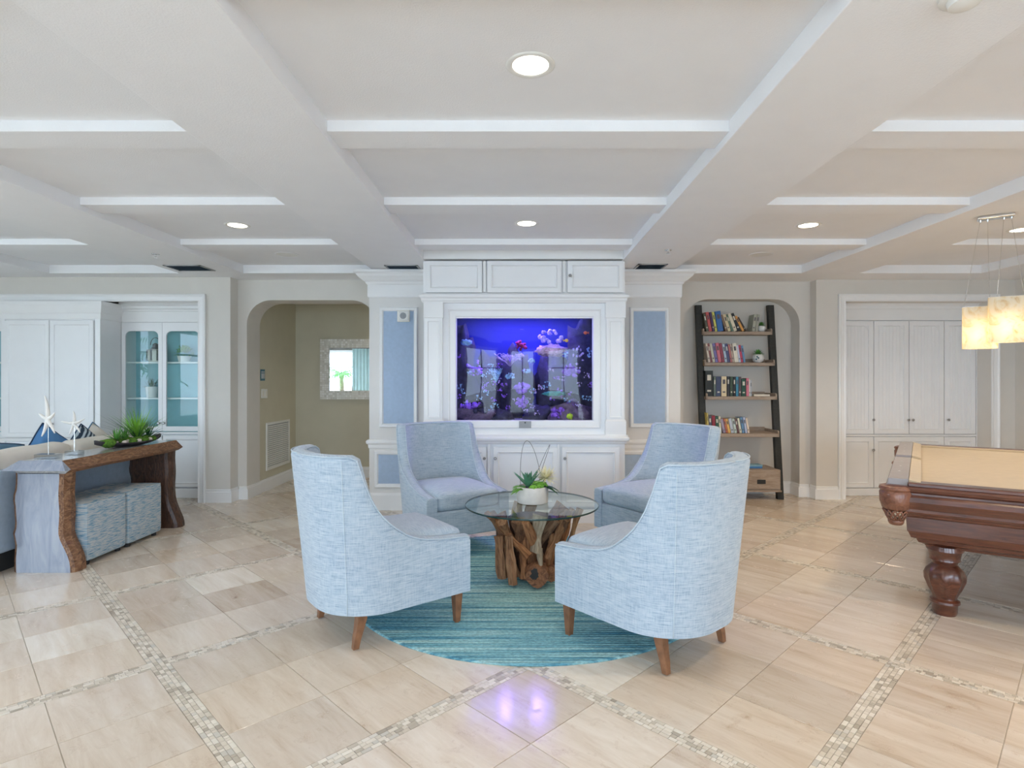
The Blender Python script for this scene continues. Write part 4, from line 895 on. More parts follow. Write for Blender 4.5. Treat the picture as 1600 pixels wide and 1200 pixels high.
# ------------------------------------------------------------------ live-edge console, ottomans, sofa
t = thing('console_table', 'waterfall live-edge wooden console table behind the sofa', 'console', (0,0,0))
CXL, CXR, CY0, CY1, CZ = -3.64, -3.24, 4.18, 5.58, .81
def wob(y, s): return .007*math.sin(y*5+s)+.005*math.sin(y*13+s*2)
n = 26; rg = []
for i in range(n+1):
    u = i/n; y = CY0+.0+(CY1-CY0)*u; b0 = .05 if i in (0, n) else 0
    yy = y
    rg.append([(CXL+.035+wob(y, 1), yy, CZ), (CXR-.055+wob(y, 4), yy, CZ), (CXR+.01+wob(y, 4), yy, CZ-.066), (CXR-.03+wob(y, 7), yy, CZ-.095), (CXL+.04+wob(y, 2), yy, CZ-.095), (CXL-.03+wob(y, 1), yy, CZ-.066)])
top = MB().rings(rg); o = obj('table_top', top, 'console_top', t)
o.data.materials.append(M['live_edge']); o.data.materials.append(M['console_grey'])
for p in o.data.polygons:
    c_ = p.center; nrm = p.normal
    if abs(nrm.x) > .4 or nrm.z < -.5: p.material_index = 1
obj('end_bevel', MB().hexa([(CXL-.045, CY0-.06, CZ-.066), (CXR+.015, CY0-.06, CZ-.066), (CXR+.01, CY0+.002, CZ-.066), (CXL-.03, CY0+.002, CZ-.066)], [(CXL+.035, CY0-.001, CZ), (CXR-.055, CY0-.001, CZ), (CXR-.055, CY0+.002, CZ), (CXL+.035, CY0+.002, CZ)]), 'console_grey', t)
def slab_leg(y0, y1, mat_face, name, seed, dark=False):
    mb = MB(); rg = []; K = 18; zt = CZ-.09
    for i in range(K+1):
        u = i/K; z = zt*(1-u); fl = .10*sm((u-.6)/.36)+.004*math.sin(u*17+seed)
        kn = .035*math.exp(-((u-.62)/.06)**2)+.02*math.exp(-((u-.25)/.05)**2)
        xr = CXR-.055+fl*.85; xl = CXL-.01+.006*math.sin(u*11+seed)-kn*.6; b_ = .022
        rg.append([(xl, y0+.02, z), (xl+.03, y0, z), (xr-b_, y0, z), (xr+.004, y0+.012, z), (xr+.022+.006*math.sin(u*23+seed), (y0+y1)/2, z), (xr+.010, y1, z), (xl, y1, z)])
    mb.rings(rg); mb.v = [v for v in mb.v]
    o = obj(name, mb, mat_face, t); o.data.materials.append(M['live_edge_dark' if dark else 'live_edge'])
    for p in o.data.polygons:
        if abs(p.normal.x) > .35: p.material_index = 1
    return o
slab_leg(CY0-.0, CY0+.115, 'console_grey', 'slab_leg', 1); slab_leg(CY1-.15, CY1-.03, 'live_edge_dark', 'slab_leg', 3, True)
for k, (y0, y1) in enumerate(((4.325, 4.765), (4.785, 5.235))):
    o = thing('cube_ottoman', ['nearer cube ottoman in blue and cream weave under the console', 'farther cube ottoman in blue and cream weave under the console'][k], 'ottoman', (-3.435, (y0+y1)/2, 0), 0, 'cube ottomans under the console')
    h = (y1-y0)/2; obj('upholstered_cube', MB().cushion(.215, h, .218, .022, .008, 8, (0, 0, .248)), 'ottoman_weave', o, smooth=50)
    for sx in (-1, 1):
        for sy in (-1, 1): obj('foot', MB().lathe([(.018,0), (.022,.034)], 10, (sx*.17, sy*(h-.05), 0)), 'dark_gap', o)
    obj('piping', MB().tube([(x*.205, y*(h-.010), .458) for x, y in ((-1,-1), (0,-1), (1,-1), (1,0), (1,1), (0,1), (-1,1), (-1,0), (-1,-1))], .004, 5), 'ottoman_weave', o, smooth=True)
# sofa with its back to the console
t = thing('sofa', 'blue grey sofa with cream back cushions behind the console', 'sofa', (0,0,0))
SY0, SY1 = 4.0, 5.85
obj('back_frame', MB().box(-3.90, -3.715, SY0, SY1, .14, .74), 'sofa_blue', t, bevel=.02)
obj('seat_base', MB().box(-4.65, -3.88, SY0, SY1, .14, .36), 'sofa_blue', t, bevel=.02)
obj('plinth', MB().box(-4.60, -3.76, SY0+.04, SY1-.04, .0, .14), 'dark_gap', t)  # dark block standing in for the shaded gap under the sofa
for k in range(2):
    y0 = SY0+.02+k*.92; obj('seat_cushion', MB().cushion(.33, .44, .07, .05, .02, 8, (-4.27, y0+.45, .43)), 'cream_cloth', t, smooth=True)
    obj('back_cushion', MB().cushion(.10, .455, .225, .07, .0, 10, (-3.865, y0+.455, .645)).jitter(.015, 4, k), 'cream_cloth', t, smooth=True)
obj('armrest', MB().box(-4.65, -3.72, SY1-.02, SY1+.16, .0, .58), 'sofa_blue', t, bevel=.03)
def pillow(c_, s, rot, mat, label, edge='pillow_edge'):
    p = thing('throw_pillow', label, 'pillow', c_); N_ = 10; mb = MB(); vs = []
    for sgn in (1, -1):
        for i in range(N_+1):
            for j in range(N_+1):
                u, v = 2*i/N_-1, 2*j/N_-1; k = (1-u**4)*(1-v**4); pinch = 1-.06*(1-abs(u*v)); vs.append((u*s*pinch*(1-.05*v*v), sgn*.075*(max(0, k)**.6), v*s*pinch*(1-.05*u*u)))
    m_ = (N_+1)**2; fs = []
    for i in range(N_):
        for j in range(N_):
            a = i*(N_+1)+j; fs += [(a, a+1, a+N_+2, a+N_+1), (m_+a, m_+a+N_+1, m_+a+N_+2, m_+a+1)]
    mb.add(vs, fs); a = obj('cover', mb, mat, p, smooth=True); a.rotation_euler = rot
    E = [(-s,0,-s), (s,0,-s), (s,0,s), (-s,0,s), (-s,0,-s)]; path = []
    for k in range(4):
        A, B = Vector(E[k]), Vector(E[k+1])
        for i in range(N_):
            w_ = A.lerp(B, i/N_); u, v = w_.x/s, w_.z/s; pinch = 1-.06*(1-abs(u*v)); path.append((u*s*pinch*(1-.05*v*v), 0, v*s*pinch*(1-.05*u*u)))
    path.append(path[0]); b_ = obj('welt', MB().tube(path, .006, 5), edge, p, smooth=True); b_.rotation_euler = rot
pillow((-4.07, 5.02, .76), .195, (math.radians(-8), math.radians(38), math.radians(78)), 'pillow_blue', 'bright blue throw pillow propped on the sofa behind the taller starfish')
pillow((-4.10, 4.58, .71), .19, (math.radians(-8), math.radians(10), math.radians(80)), 'pillow_slate', 'slate blue throw pillow at the left edge of the sofa')
pillow((-4.08, 5.45, .75), .17, (math.radians(-10), math.radians(42), math.radians(76)), 'pillow_stripe', 'dark striped throw pillow at the far end of the sofa')
pillow((-4.14, 5.68, .75), .17, (math.radians(-10), math.radians(42), math.radians(78)), 'cream_cloth', 'pale grey throw pillow behind the striped one', 'pillow_slate')
# starfish on acrylic stands
def star(c_, h, s, tilt, label, bw):
    p = thing('starfish_stand', label, 'ornament', c_); obj('acrylic_base', MB().box(-bw, bw, -.035, .035, 0, .032), 'acrylic', p, bevel=.003)
    obj('rod', MB().tube([(0,0,.03), (0,0,h)], .0022, 6), 'chrome', p); mb = MB()
    for k, (ang, l) in enumerate(tilt):
        a = math.radians(ang); d = Vector((math.sin(a), -.1, math.cos(a))); sd = Vector((math.cos(a), 0, -math.sin(a)))
        mb.tube([(0, -.004, h+.004)]+[tuple(Vector((0, -.004, h))+d*(s*l*u)+sd*(.05*s*math.sin(u*3+k))) for u in (.2,.4,.6,.8,1)], [.011*s/.13, .0115*s/.13, .010*s/.13, .0085*s/.13, .0065*s/.13, .003*s/.13], 7)
    mb.blob((0, -.006, h), .014*s/.13, .010, .014*s/.13, .1, 2, 1, 10, 8)
    obj('starfish', mb, 'starfish', p, smooth=True)
star((-3.49, 4.30, CZ+.001), .30, .165, [(-4, 1.0), (62, .42), (155, .78), (195, .85), (-65, .42)], 'taller white starfish on a clear acrylic stand at the near end of the console', .08)
star((-3.45, 4.50, CZ+.001), .25, .125, [(0, .72), (75, .75), (148, .75), (200, .8), (-86, .75)], 'smaller white starfish on a clear acrylic stand beside the taller one', .052)
# planted tray
ang = math.atan2(5.43-4.79, -3.34+3.49); tc = (-3.43, 5.11, CZ+.001)
t = thing('planted_tray', 'dark boat-shaped tray of grasses, succulents and moss on the console', 'planter', tc, ang)
mb = MB(); K = 16; rg = []
for i in range(K+1):
    u = 2*i/K-1; wd = .09*(1-abs(u)**2.2)+.006; x = .33*u; zz = .045*abs(u)**2.5
    rg.append([(x, -wd*.5, zz+.0), (x, -wd, zz+.03), (x, -wd*.94, zz+.036), (x, 0, zz+.018), (x, wd*.94, zz+.036), (x, wd, zz+.03), (x, wd*.5, zz+.0)])
obj('tray', MB().rings(rg), 'tray_dark', t, smooth=50)
q = random.Random(9)
for k, (x, y, r) in enumerate(((-.22,-.02,.05), (-.17,.03,.04), (-.02,-.05,.035), (.06,-.02,.042), (.10,-.06,.03), (.17,.0,.045), (.20,-.04,.03), (-.08,.03,.04), (.02,.04,.045))):
    obj('moss_mound', MB().blob((x, y, .045), r*1.2, r, r*.75, .2, 3, k), 'moss', t, smooth=True)
for k, (x, y) in enumerate(((-.11,-.065), (-.155,-.02), (.03,-.07), (.15,-.06), (-.05,-.04))): obj('pebble', MB().blob((x, y, .045), .024, .02, .015, .15, 2, k, 10, 7), 'pebble', t, smooth=True)
def tuft(c_, n, l, w_, lo_, hi_, mat, name='grass_tuft', dr=.35):
    mb = MB()
    for i in range(n):
        a = q.uniform(0, 2*PI); el = q.uniform(lo_, hi_); mb.leaf((c_[0]+q.uniform(-.012,.012), c_[1]+q.uniform(-.012,.012), c_[2]), (math.cos(a)*math.cos(el), math.sin(a)*math.cos(el), math.sin(el)), l*q.uniform(.7, 1.1), w_, dr*q.uniform(.3, 1.2), 6, .3, belly=.25)
    obj(name, mb, mat, t, smooth=True)
tuft((.09, .01, .05), 75, .37, .013, .75, 1.45, 'leaf_bright'); tuft((.09, .01, .05), 16, .42, .009, .45, .75, 'leaf_dark', 'arching_blades', .2)
tuft((-.13, .0, .055), 30, .15, .015, .15, 1.4, 'leaf_green', 'spiky_succulent', .1); tuft((-.03, .02, .06), 26, .16, .012, .2, 1.4, 'leaf_green', 'spiky_succulent', .1); tuft((.19, .0, .055), 28, .17, .013, .2, 1.4, 'leaf_dark', 'spiky_succulent', .1)

# display cabinet contents
def cab(x, y, D=6.92): return (PX(x, D), D)
s1, s2 = PZ(566, LY)+.007, PZ(622.5, LY)+.007
p = thing('lantern', 'cream lattice lantern with a dark handle on the upper cabinet shelf', 'lantern', (*cab(243, 0), s1))
obj('body', MB().lathe([(.07,0), (.085,.03), (.085,.13), (.06,.15)], 8), 'pot_stone', p)
for k in range(8): a = 2*PI*k/8; obj('lattice_bar', MB().box(-.008, .008, -.008, .008, .015, .145), 'lantern_metal', p, loc=(.083*math.cos(a), .083*math.sin(a), 0))
obj('cap', MB().lathe([(.06,.15), (.045,.165), (.03,.18), (.03,.21), (.01,.225)], 12), 'lantern_metal', p); obj('handle', MB().tube([(.06*math.cos(a), 0, .2+.09*math.sin(a)) for a in [PI*i/10 for i in range(11)]], .004, 5), 'lantern_metal', p)
def potted(name, label, c_, z, pr, ph, mat, n, l, w_, lo_, hi_, potmat='pot_white', scale=1.):
    p = thing(name, label, 'potted plant', (c_[0], c_[1], z)); obj('pot', MB().lathe([(pr*.8,0), (pr,ph*.9), (pr,ph), (pr*.88,ph), (pr*.85,ph*.8)], 20), potmat, p, smooth=40); mb = MB()
    for i in range(n):
        a = q.uniform(0, 2*PI); el = q.uniform(lo_, hi_); mb.leaf((q.uniform(-.3,.3)*pr, q.uniform(-.3,.3)*pr, ph*.85), (math.cos(a)*math.cos(el), math.sin(a)*math.cos(el), math.sin(el)), l*q.uniform(.6, 1.1), w_, .3, 5, .3)
    obj('foliage', mb, mat, p, smooth=True); return p
potted('potted_grass', 'dark green grass in a white pot on the lower cabinet shelf', cab(237, 0), s2, .065, .13, 'leaf_dark', 46, .19, .010, .3, 1.4)
p = thing('potted_bush', 'round leafy bush in a small white pot on the upper right cabinet shelf', 'potted plant', (*cab(288, 0), s1)); obj('pot', MB().lathe([(.06,0), (.075,.07), (.066,.07), (.06,.05)], 20), 'pot_white', p, smooth=40)
mb = MB()
for i in range(170):
    a = q.uniform(0, 2*PI); el = q.uniform(-.2, 1.5); d = Vector((math.cos(a)*math.cos(el), math.sin(a)*math.cos(el)*.8, math.sin(el)*.85)); b_ = d*q.uniform(.05, .11)+Vector((0,0,.09)); mb.leaf(tuple(b_), tuple(d+Vector((0,0,.2))), .04, .022, .3, 3)
obj('foliage', mb, 'leaf_bright', p)

# ------------------------------------------------------------------ ladder bookshelf and books
t = thing('ladder_bookshelf', 'leaning ladder bookshelf with black rails and brown shelves in the niche', 'bookshelf', (0,0,0))
def rail_y(z): return 6.745+.116*z
for x in (2.175, 3.045):
    y0, y1 = rail_y(0), rail_y(2.29); obj('rail', MB().hexa([(x-.037, y0-.03, 0), (x+.037, y0-.03, 0), (x+.037, y0+.03, 0), (x-.037, y0+.03, 0)], [(x-.037, y1-.03, 2.29), (x+.037, y1-.03, 2.29), (x+.037, y1+.03, 2.29), (x-.037, y1+.03, 2.29)]), 'black_wood', t, bevel=.004)
SH = [(6.895, PZ(523, 6.9), PZ(518, 6.9)), (6.83, PZ(571.5, 6.83), PZ(566.5, 6.83)), (6.77, PZ(624.5, 6.77), PZ(619.5, 6.77)), (6.71, PZ(683, 6.71), PZ(677.5, 6.71))]
for D, z0, z1 in SH:
    s = obj('shelf', MB().box(2.20, 3.02, D, 7.085, z0, z1), 'shelf_wood', t, bevel=.004)
    for x0, x1 in ((2.196, 2.214), (3.006, 3.024)):
        e = obj('shelf_end', MB().prism([(D+.0, z0), (7.08, z0), (7.08, z0+.075), (D+.02, z0+.075), (D+.005, z0+.068), (D, z0+.055)], x0, x1), 'shelf_wood', s, bevel=.002)
        e.data.transform(Matrix(((0,1,0,0), (1,0,0,0), (0,0,1,0), (0,0,0,1)))); e.data.flip_normals()
    obj('shelf_back', MB().box(2.214, 3.006, 7.07, 7.085, z1, z1+.05), 'shelf_wood', s)
D5 = 6.66; z0, z1 = PZ(765, D5), PZ(735.5, D5)
dr = obj('drawer_box', MB().box(2.19, 3.02, D5+.012, 7.08, z0-.012, z1+.008), 'shelf_wood', t, bevel=.004)
df = obj('drawer_front', MB().loops(2.20, 3.01, z0+.004, z1-.006, D5+.012, [(0,0), (0,.010), (.006,.014), (.4*(z1-z0), .014)]), 'shelf_wood', dr)
obj('finger_pull', MB().loops(PX(1183, D5), PX(1196, D5), PZ(756, D5), PZ(749.5, D5), D5-.003, [(0,0), (0,.004), (.003,.004)]), 'dark_gap', df)
obj('drawer_base', MB().box(2.18, 3.03, D5, 7.08, z0-.03, z0-.012), 'shelf_wood', dr, bevel=.003)
def cname(c_):
    r, g_, b_ = c_; mx = max(c_); mn = min(c_)
    if mx < .09: return 'black'
    if mx-mn < .16*mx+.03: return 'white' if mx > .7 else ('pale grey' if mx > .4 else ('grey' if mx > .2 else 'charcoal'))
    if r >= g_ >= b_: return ('cream' if g_ > .6*r and r > .55 and b_ > .3 else 'yellow' if g_ > .75*r and b_ < .5*r else 'orange' if g_ > .33*r and r > .5 and b_ < .4*g_+.02 else 'tan' if r > .5 and g_ > .6*r else 'brown' if g_ > .45*r and r < .5 else 'red')
    if b_ == mx: return 'purple' if r > g_*1.1 else ('blue' if b_ > .2 else 'navy')
    if g_ == mx: return 'green'
    return 'red'
ORD = 'first second third fourth fifth sixth seventh eighth ninth tenth eleventh twelfth thirteenth fourteenth fifteenth sixteenth'.split()
BN = 0
def books(row, shelf, unit, px0, py, items, D):
    global BN
    z = SH[shelf][2]+.001
    for k, (bx, th, h, tilt, c_) in enumerate(items):
        name = 'book_cover_%d' % BN; BN += 1; flat(name, c_, .5); W = th*unit*.94; H = h*unit; dp = .135+.02*((k*7) % 5)/5; x = PX(px0+bx*(unit*F_PX/D), D)
        a = math.radians(-tilt); lift = (W*math.sin(abs(a)) if tilt > 0 else 0.)
        mb = MB().box(0, W*.12, 0, dp, 0, H).box(W*.88, W, 0, dp, 0, H).box(W*.12, W*.88, 0, .004, 0, H)
        o = obj('book', mb, name); obj('pages', MB().box(W*.12, W*.88, .004, dp-.005, .003, H-.004), 'paper', o)
        tc = (.85,.8,.7) if max(c_) < .3 else (.08,.08,.1)
        tn = 'book_title_light' if max(c_) < .3 else 'book_title_dark'
        for zz, hh in ((.62, .22), (.18, .07)):
            if (k+int(zz*10)) % 3 != 2: obj('spine_print', MB().box(W*.25, W*.75, -.0008, .001, H*zz, H*(zz+hh)), tn, o)
        o.rotation_euler = (0, -a*-1 if False else math.radians(tilt), 0)
        o.location = (x, D, z+(W*math.sin(math.radians(tilt)) if tilt > 0 else 0))
        tag(o, '%s book standing %s from the left on the %s ladder shelf' % (cname(c_), ORD[k], row), 'book', 'books on the '+row+' ladder shelf')
flat('book_title_light', (.7,.66,.56)); flat('book_title_dark', (.10,.09,.10))
books('top', 0, .0917*6.92/905, 1080, 0, [(262,42,310,-11,(.10,.10,.07)), (310,50,335,-11,(.55,.10,.10)), (368,36,335,-10,(.08,.04,.12)), (410,40,335,-10,(.62,.60,.14)), (457,100,345,-9,(.04,.15,.42)), (585,40,295,-17,(.22,.14,.09)), (632,50,300,-18,(.72,.6,.38)), (690,34,300,-19,(.12,.20,.14)), (732,56,320,-20,(.75,.68,.52)), (800,56,325,-23,(.02,.025,.03)), (872,40,285,-27,(.75,.36,.09)), (925,28,275,-30,(.06,.04,.03)), (1035,52,290,8,(.42,.42,.34)), (1092,46,290,7,(.36,.36,.30))], 6.92)
books('second', 1, .0917*6.86/905, 1080, 0, [(297,34,330,-10,(.70,.60,.50)), (334,32,330,-10,(.25,.08,.08)), (369,44,325,-10,(.64,.61,.5)), (417,46,330,-10,(.20,.17,.42)), (467,54,335,-9,(.70,.20,.25)), (525,48,330,-9,(.30,.05,.08)), (577,42,315,-9,(.45,.56,.68)), (623,46,325,-9,(.08,.09,.2)), (673,30,305,-9,(.55,.18,.18)), (707,32,320,-9,(.55,.42,.34)), (743,72,325,-8,(.85,.79,.66)), (819,30,295,-9,(.62,.66,.82)), (853,36,300,-9,(.60,.08,.15)), (893,36,290,-9,(.14,.30,.5))], 6.86)
books('third', 2, .1*6.8/905, 1080, 0, [(222,125,400,0,(.012,.016,.014)), (352,36,305,0,(.13,.17,.15)), (392,76,308,0,(.05,.07,.14)), (473,84,312,0,(.78,.65,.42)), (561,44,312,0,(.03,.03,.035)), (609,44,308,0,(.05,.08,.05)), (657,40,306,0,(.02,.02,.025)), (700,40,306,0,(.05,.25,.38)), (744,40,306,0,(.09,.07,.08)), (788,70,275,0,(.012,.07,.045)), (862,40,285,0,(.70,.20,.27)), (905,17,265,0,(.80,.76,.72)), (926,20,250,0,(.52,.55,.6))], 6.80)
books('fourth', 3, .1*6.74/905, 1080, 0, [(262,18,315,-3,(.80,.65,.20)), (284,48,275,-3,(.10,.10,.13)), (337,52,275,-3,(.30,.03,.05)), (394,50,262,-4,(.03,.10,.07)), (449,30,262,-5,(.76,.69,.5)), (502,42,225,-12,(.36,.30,.40)), (549,28,225,-12,(.50,.15,.09)), (582,38,225,-12,(.80,.46,.13)), (626,48,232,-11,(.50,.56,.64)), (680,40,228,-11,(.52,.60,.54)), (725,30,222,-11,(.16,.08,.08)), (760,36,235,-10,(.66,.66,.54)), (801,40,250,-9,(.14,.28,.46)), (846,36,250,-9,(.45,.51,.68)), (887,30,240,-9,(.76,.62,.5))], 6.74)
def lying(name, label, x0, x1, z, h, D, mat):
    o = obj(name, MB().box(0, x1-x0, 0, .13, 0, .003).box(0, x1-x0, 0, .13, h-.003, h).box(0, x1-x0, 0, .004, .003, h-.003), mat); o.location = (x0, D, z)
    obj('pages', MB().box(.004, x1-x0-.004, .004, .127, .003, h-.003), 'paper', o); tag(o, label, 'book')
flat('cover_cream', (.78,.70,.58)); flat('cover_blue', (.06,.22,.5)); flat('cover_teal', (.25,.45,.55))
lying('book', 'cream book lying flat at the right of the third ladder shelf', PX(1178, 6.82), PX(1203, 6.82), SH[2][2]+.001, .022, 6.82, 'cover_cream')
lying('book', 'lower blue book lying flat on the bottom drawer unit', PX(1163, 6.8), PX(1190, 6.8), z1+.0085, .02, 6.78, 'cover_blue'); lying('book', 'upper pale blue book lying flat on the bottom drawer unit', PX(1166, 6.8), PX(1191, 6.8), z1+.0295, .018, 6.785, 'cover_teal')
# small round pots
for lab, x, D, zz, r, mat in (('small white ribbed pot with a dark succulent on the top ladder shelf', 1189.5, 6.98, SH[0][2], .05, 'leaf_green'), ('round white patterned pot with a green succulent on the second ladder shelf', 1184.5, 6.93, SH[1][2], .066, 'leaf_green')):
    p = thing('succulent_pot', lab, 'potted plant', (PX(x, D), D, zz+.001)); k = r/.066
    obj('pot', MB().lathe([(.035*k,0), (.058*k,.02*k,.03), (.066*k,.05*k,.03), (.058*k,.085*k,.03), (.04*k,.1*k), (.034*k,.1*k), (.03*k,.085*k)], 32, flute=12), 'pot_white', p, smooth=40); mb = MB()
    for i in range(30): a = i*2.4; el = .15+1.25*i/30; mb.leaf((0,0,.09*k), (math.cos(a)*math.cos(el), math.sin(a)*math.cos(el), math.sin(el)), .085*k, .034*k, .1, 4, .3)
    obj('succulent', mb, mat, p, smooth=True)
    if r > .06:
        for k2, (u, v) in enumerate(((-.9, .055), (-1.25, .04), (-1.1, .07))): obj('dot', MB().blob((.0655*math.cos(u-1.0), .0655*math.sin(u-1.0), v), .010, .010, .010, 0, 1, 0, 8, 6), 'sign_teal', p)

# ------------------------------------------------------------------ alcove: mirror, grille, switches, sign
p = thing('mirror', 'rectangular mirror with a pearl mosaic frame on the alcove wall', 'mirror', (0,0,0))
mY = 8.24; mx0, mx1, mz0, mz1 = PX(501, mY), PX(501, mY)+1.35, PZ(624, mY), PZ(530, mY); fw = .125
obj('glass', MB().box(mx0+fw-.01, mx1-fw+.01, mY-.02, mY-.012, mz0+fw-.01, mz1-fw+.01), 'mirror', p)
obj('backing', MB().loops(mx0, mx1, mz0, mz1, mY-.002, [(0,0), (0,.03), (fw,.024), (fw,.01)], False), 'pot_stone', p)
mb = MB(); ts = .030; q = random.Random(2)
def mos(a0, a1, c0, c1):
    na, nc = max(1, round((a1-a0)/ts)), max(1, round((c1-c0)/ts)); da, dc = (a1-a0)/na, (c1-c0)/nc
    for i in range(na):
        for j in range(nc):
            x, z = a0+da*i, c0+dc*j; y = mY-.0325-q.random()*.003; mb.rings([[(x+.002+g_, yy, z+.002+g_), (x+da-.002-g_, yy, z+.002+g_), (x+da-.002-g_, yy, z+dc-.002-g_), (x+.002+g_, yy, z+dc-.002-g_)] for g_, yy in ((0, mY-.026), (.0015, y))], True, False, True)
mos(mx0, mx1, mz1-fw, mz1); mos(mx0, mx1, mz0, mz0+fw); mos(mx0, mx0+fw, mz0+fw, mz1-fw); mos(mx1-fw, mx1, mz0+fw, mz1-fw)
o = obj('pearl_mosaic', mb, 'pearl', p); o['kind'] = 'stuff'
def side_x(x, X=-3.17): return F_PX*abs(X)/(CX-x)
p = thing('air_return_grille', 'white louvred air return grille low on the alcove side wall', 'vent', (-3.168, 0, 0)); y0, y1 = side_x(415), side_x(451.5); gz0, gz1 = .245, .845
for (a, c_, d, e) in ((y0, y1, gz0, gz0+.03), (y0, y1, gz1-.03, gz1), (y0, y0+.03, gz0+.03, gz1-.03), (y1-.03, y1, gz0+.03, gz1-.03)): obj('frame_bar', MB().box(0, .012, a, c_, d, e), 'plastic_white', p, bevel=.002)
obj('duct', MB().box(-.0005, .001, y0+.02, y1-.02, gz0+.02, gz1-.02), 'plastic_grey', p)
sl = None
for i in range(21):
    z = gz0+.04+i*(gz1-gz0-.075)/20.5
    if sl is None: o = obj('louvre', MB().hexa([(.002, y0+.03, 0), (.012, y0+.03, -.012), (.012, y1-.03, -.012), (.002, y1-.03, 0)], [(.002, y0+.03, .004), (.012, y0+.03, -.008), (.012, y1-.03, -.008), (.002, y1-.03, .004)]), 'plastic_white', p); sl = o.data
    else: o = obj('louvre', sl, None, p)
    o.location = (0, 0, z)
for k, (px, py, w_, h, mat, lab) in enumerate(((406, 615, .09, .115, 'plastic_white', 'nearer white light switch on the alcove side wall'), (415, 615, .075, .115, 'plastic_white', 'farther white light switch on the alcove side wall'))):
    D = side_x(px) if px > 410 else side_x(408.5); D = max(D, 7.14); p = thing('light_switch', lab, 'switch', (-3.169, D+(.03 if k == 0 else .0), PZ(py, D))); obj('plate', MB().box(0, .007, -w_/2, w_/2, -h/2, h/2), mat, p, bevel=.002); obj('rocker', MB().box(.006, .011, -.018, .018, -.034, .034), 'device_white', p, bevel=.001)
p = thing('wall_sign', 'small dark teal square sign above the alcove switches', 'sign', (-3.169, 7.17, PZ(586, 7.17))); obj('plate', MB().box(0, .006, -.06, .06, -.07, .07), 'sign_teal', p, bevel=.002)
for s in (-1, 1): obj('pictogram', MB().box(.006, .0075, s*.025-.012, s*.025+.012, -.045, .02).add([(.006, s*.025-.01, .028), (.0075, s*.025-.01, .028), (.0075, s*.025+.01, .028), (.006, s*.025+.01, .028), (.006, s*.025-.01, .046), (.0075, s*.025-.01, .046), (.0075, s*.025+.01, .046), (.006, s*.025+.01, .046)], [(3,2,1,0),(4,5,6,7),(0,1,5,4),(1,2,6,5),(2,3,7,6),(3,0,4,7)]), 'pot_white', p)

# ------------------------------------------------------------------ ceiling fittings
def can(x, y, label, power=30, col=(1,.95,.88), z=ZC):
    p = thing('recessed_light', label, 'ceiling light', (x, y, z), 0, 'recessed ceiling lights')
    obj('trim_ring', MB().lathe([(.070,.0), (.076,-.004), (.092,-.005), (.098,-.001), (.098,.0)], 32, cap0=False, cap1=False), 'plastic_white', p, smooth=True)
    obj('lens', MB().lathe([(.072,-.0015), (.05,-.003), (.0,-.0035)], 32, cap0=False, cap1=False), 'lamp_lens', p, smooth=True)
    ld = bpy.data.lights.new('recessed_lamp', 'SPOT'); ld.energy = power; ld.spot_size = 2.5; ld.spot_blend = .7; ld.color = col; ld.shadow_soft_size = .07
    lo = bpy.data.objects.new('recessed_lamp', ld); COL.objects.link(lo); lo.parent = p; lo.location = (0, 0, -.012)
WARM = (1,.80,.56)
can(-1.55, 7.65, 'added unseen fill light in the alcove ceiling behind the pier', 26, (1,.92,.8), 2.459)  # unseen fill lamp added to brighten the alcove
can(.048, 2.296, 'large glowing recessed ceiling light nearest the viewer'); can(.066, 4.63, 'recessed ceiling light in the middle coffer above the aquarium'); can(-2.274, 4.687, 'recessed ceiling light in the coffer above the left archway'); can(2.346, 4.687, 'recessed ceiling light in the coffer above the bookshelf side', 95, WARM); can(4.19, 4.83, 'recessed ceiling light at the right edge behind the pendant', 95, WARM)
for x, nm_ in ((-4.4, 'far left'), (-2.31, 'left'), (2.39, 'right'), (4.26, 'far right')): can(x, 2.34, 'added unseen fill light outside the view in the %s coffer row' % nm_, 85 if x > 0 else 40, WARM if x > 0 else (1,.97,.93))  # unseen fill lamps added to brighten the floor and, by bounce, the ceiling
for x, nm_ in ((-2.31, 'left'), (.05, 'middle'), (2.39, 'right')): can(x, .0, 'added unseen fill light above the viewer in the %s coffer row' % nm_, 40, WARM if x > 1 else (1,.97,.93))  # more unseen fill lamps added over the foreground floor
def vent(x0, x1, y0, y1, label):
    p = thing('ceiling_vent', label, 'vent', ((x0+x1)/2, (y0+y1)/2, ZB)); hx, hy = (x1-x0)/2, (y1-y0)/2
    obj('backing', MB().box(-hx+.01, hx-.01, -hy+.01, hy-.01, -.003, -.0005), 'vent_dark', p)
    for a, c_, d, e in ((-hx, hx, -hy, -hy+.02), (-hx, hx, hy-.02, hy), (-hx, -hx+.02, -hy, hy), (hx-.02, hx, -hy, hy)): obj('frame_bar', MB().box(a, c_, d, e, -.008, 0), 'plastic_grey', p)
    for k in range(6): yy = -hy+.04+k*(2*hy-.06)/6; obj('slat', MB().hexa([(-hx+.02, yy, -.012), (hx-.02, yy, -.012), (hx-.02, yy+.02, -.004), (-hx+.02, yy+.02, -.004)], [(-hx+.02, yy, -.010), (hx-.02, yy, -.010), (hx-.02, yy+.02, -.002), (-hx+.02, yy+.02, -.002)]), 'vent_dark', p)
vent(-3.60, -3.22, 5.86, 6.16, 'dark slatted air vent in the beam over the left side'); vent(1.20, 1.50, 5.80, 6.08, 'dark slatted air vent in the beam right of the aquarium cabinet'); vent(-1.36, -1.02, 5.86, 6.10, 'dark slats added for the shadow gap left of the aquarium cabinet')  # last of the three is added, dark slats in place of a shadow gap
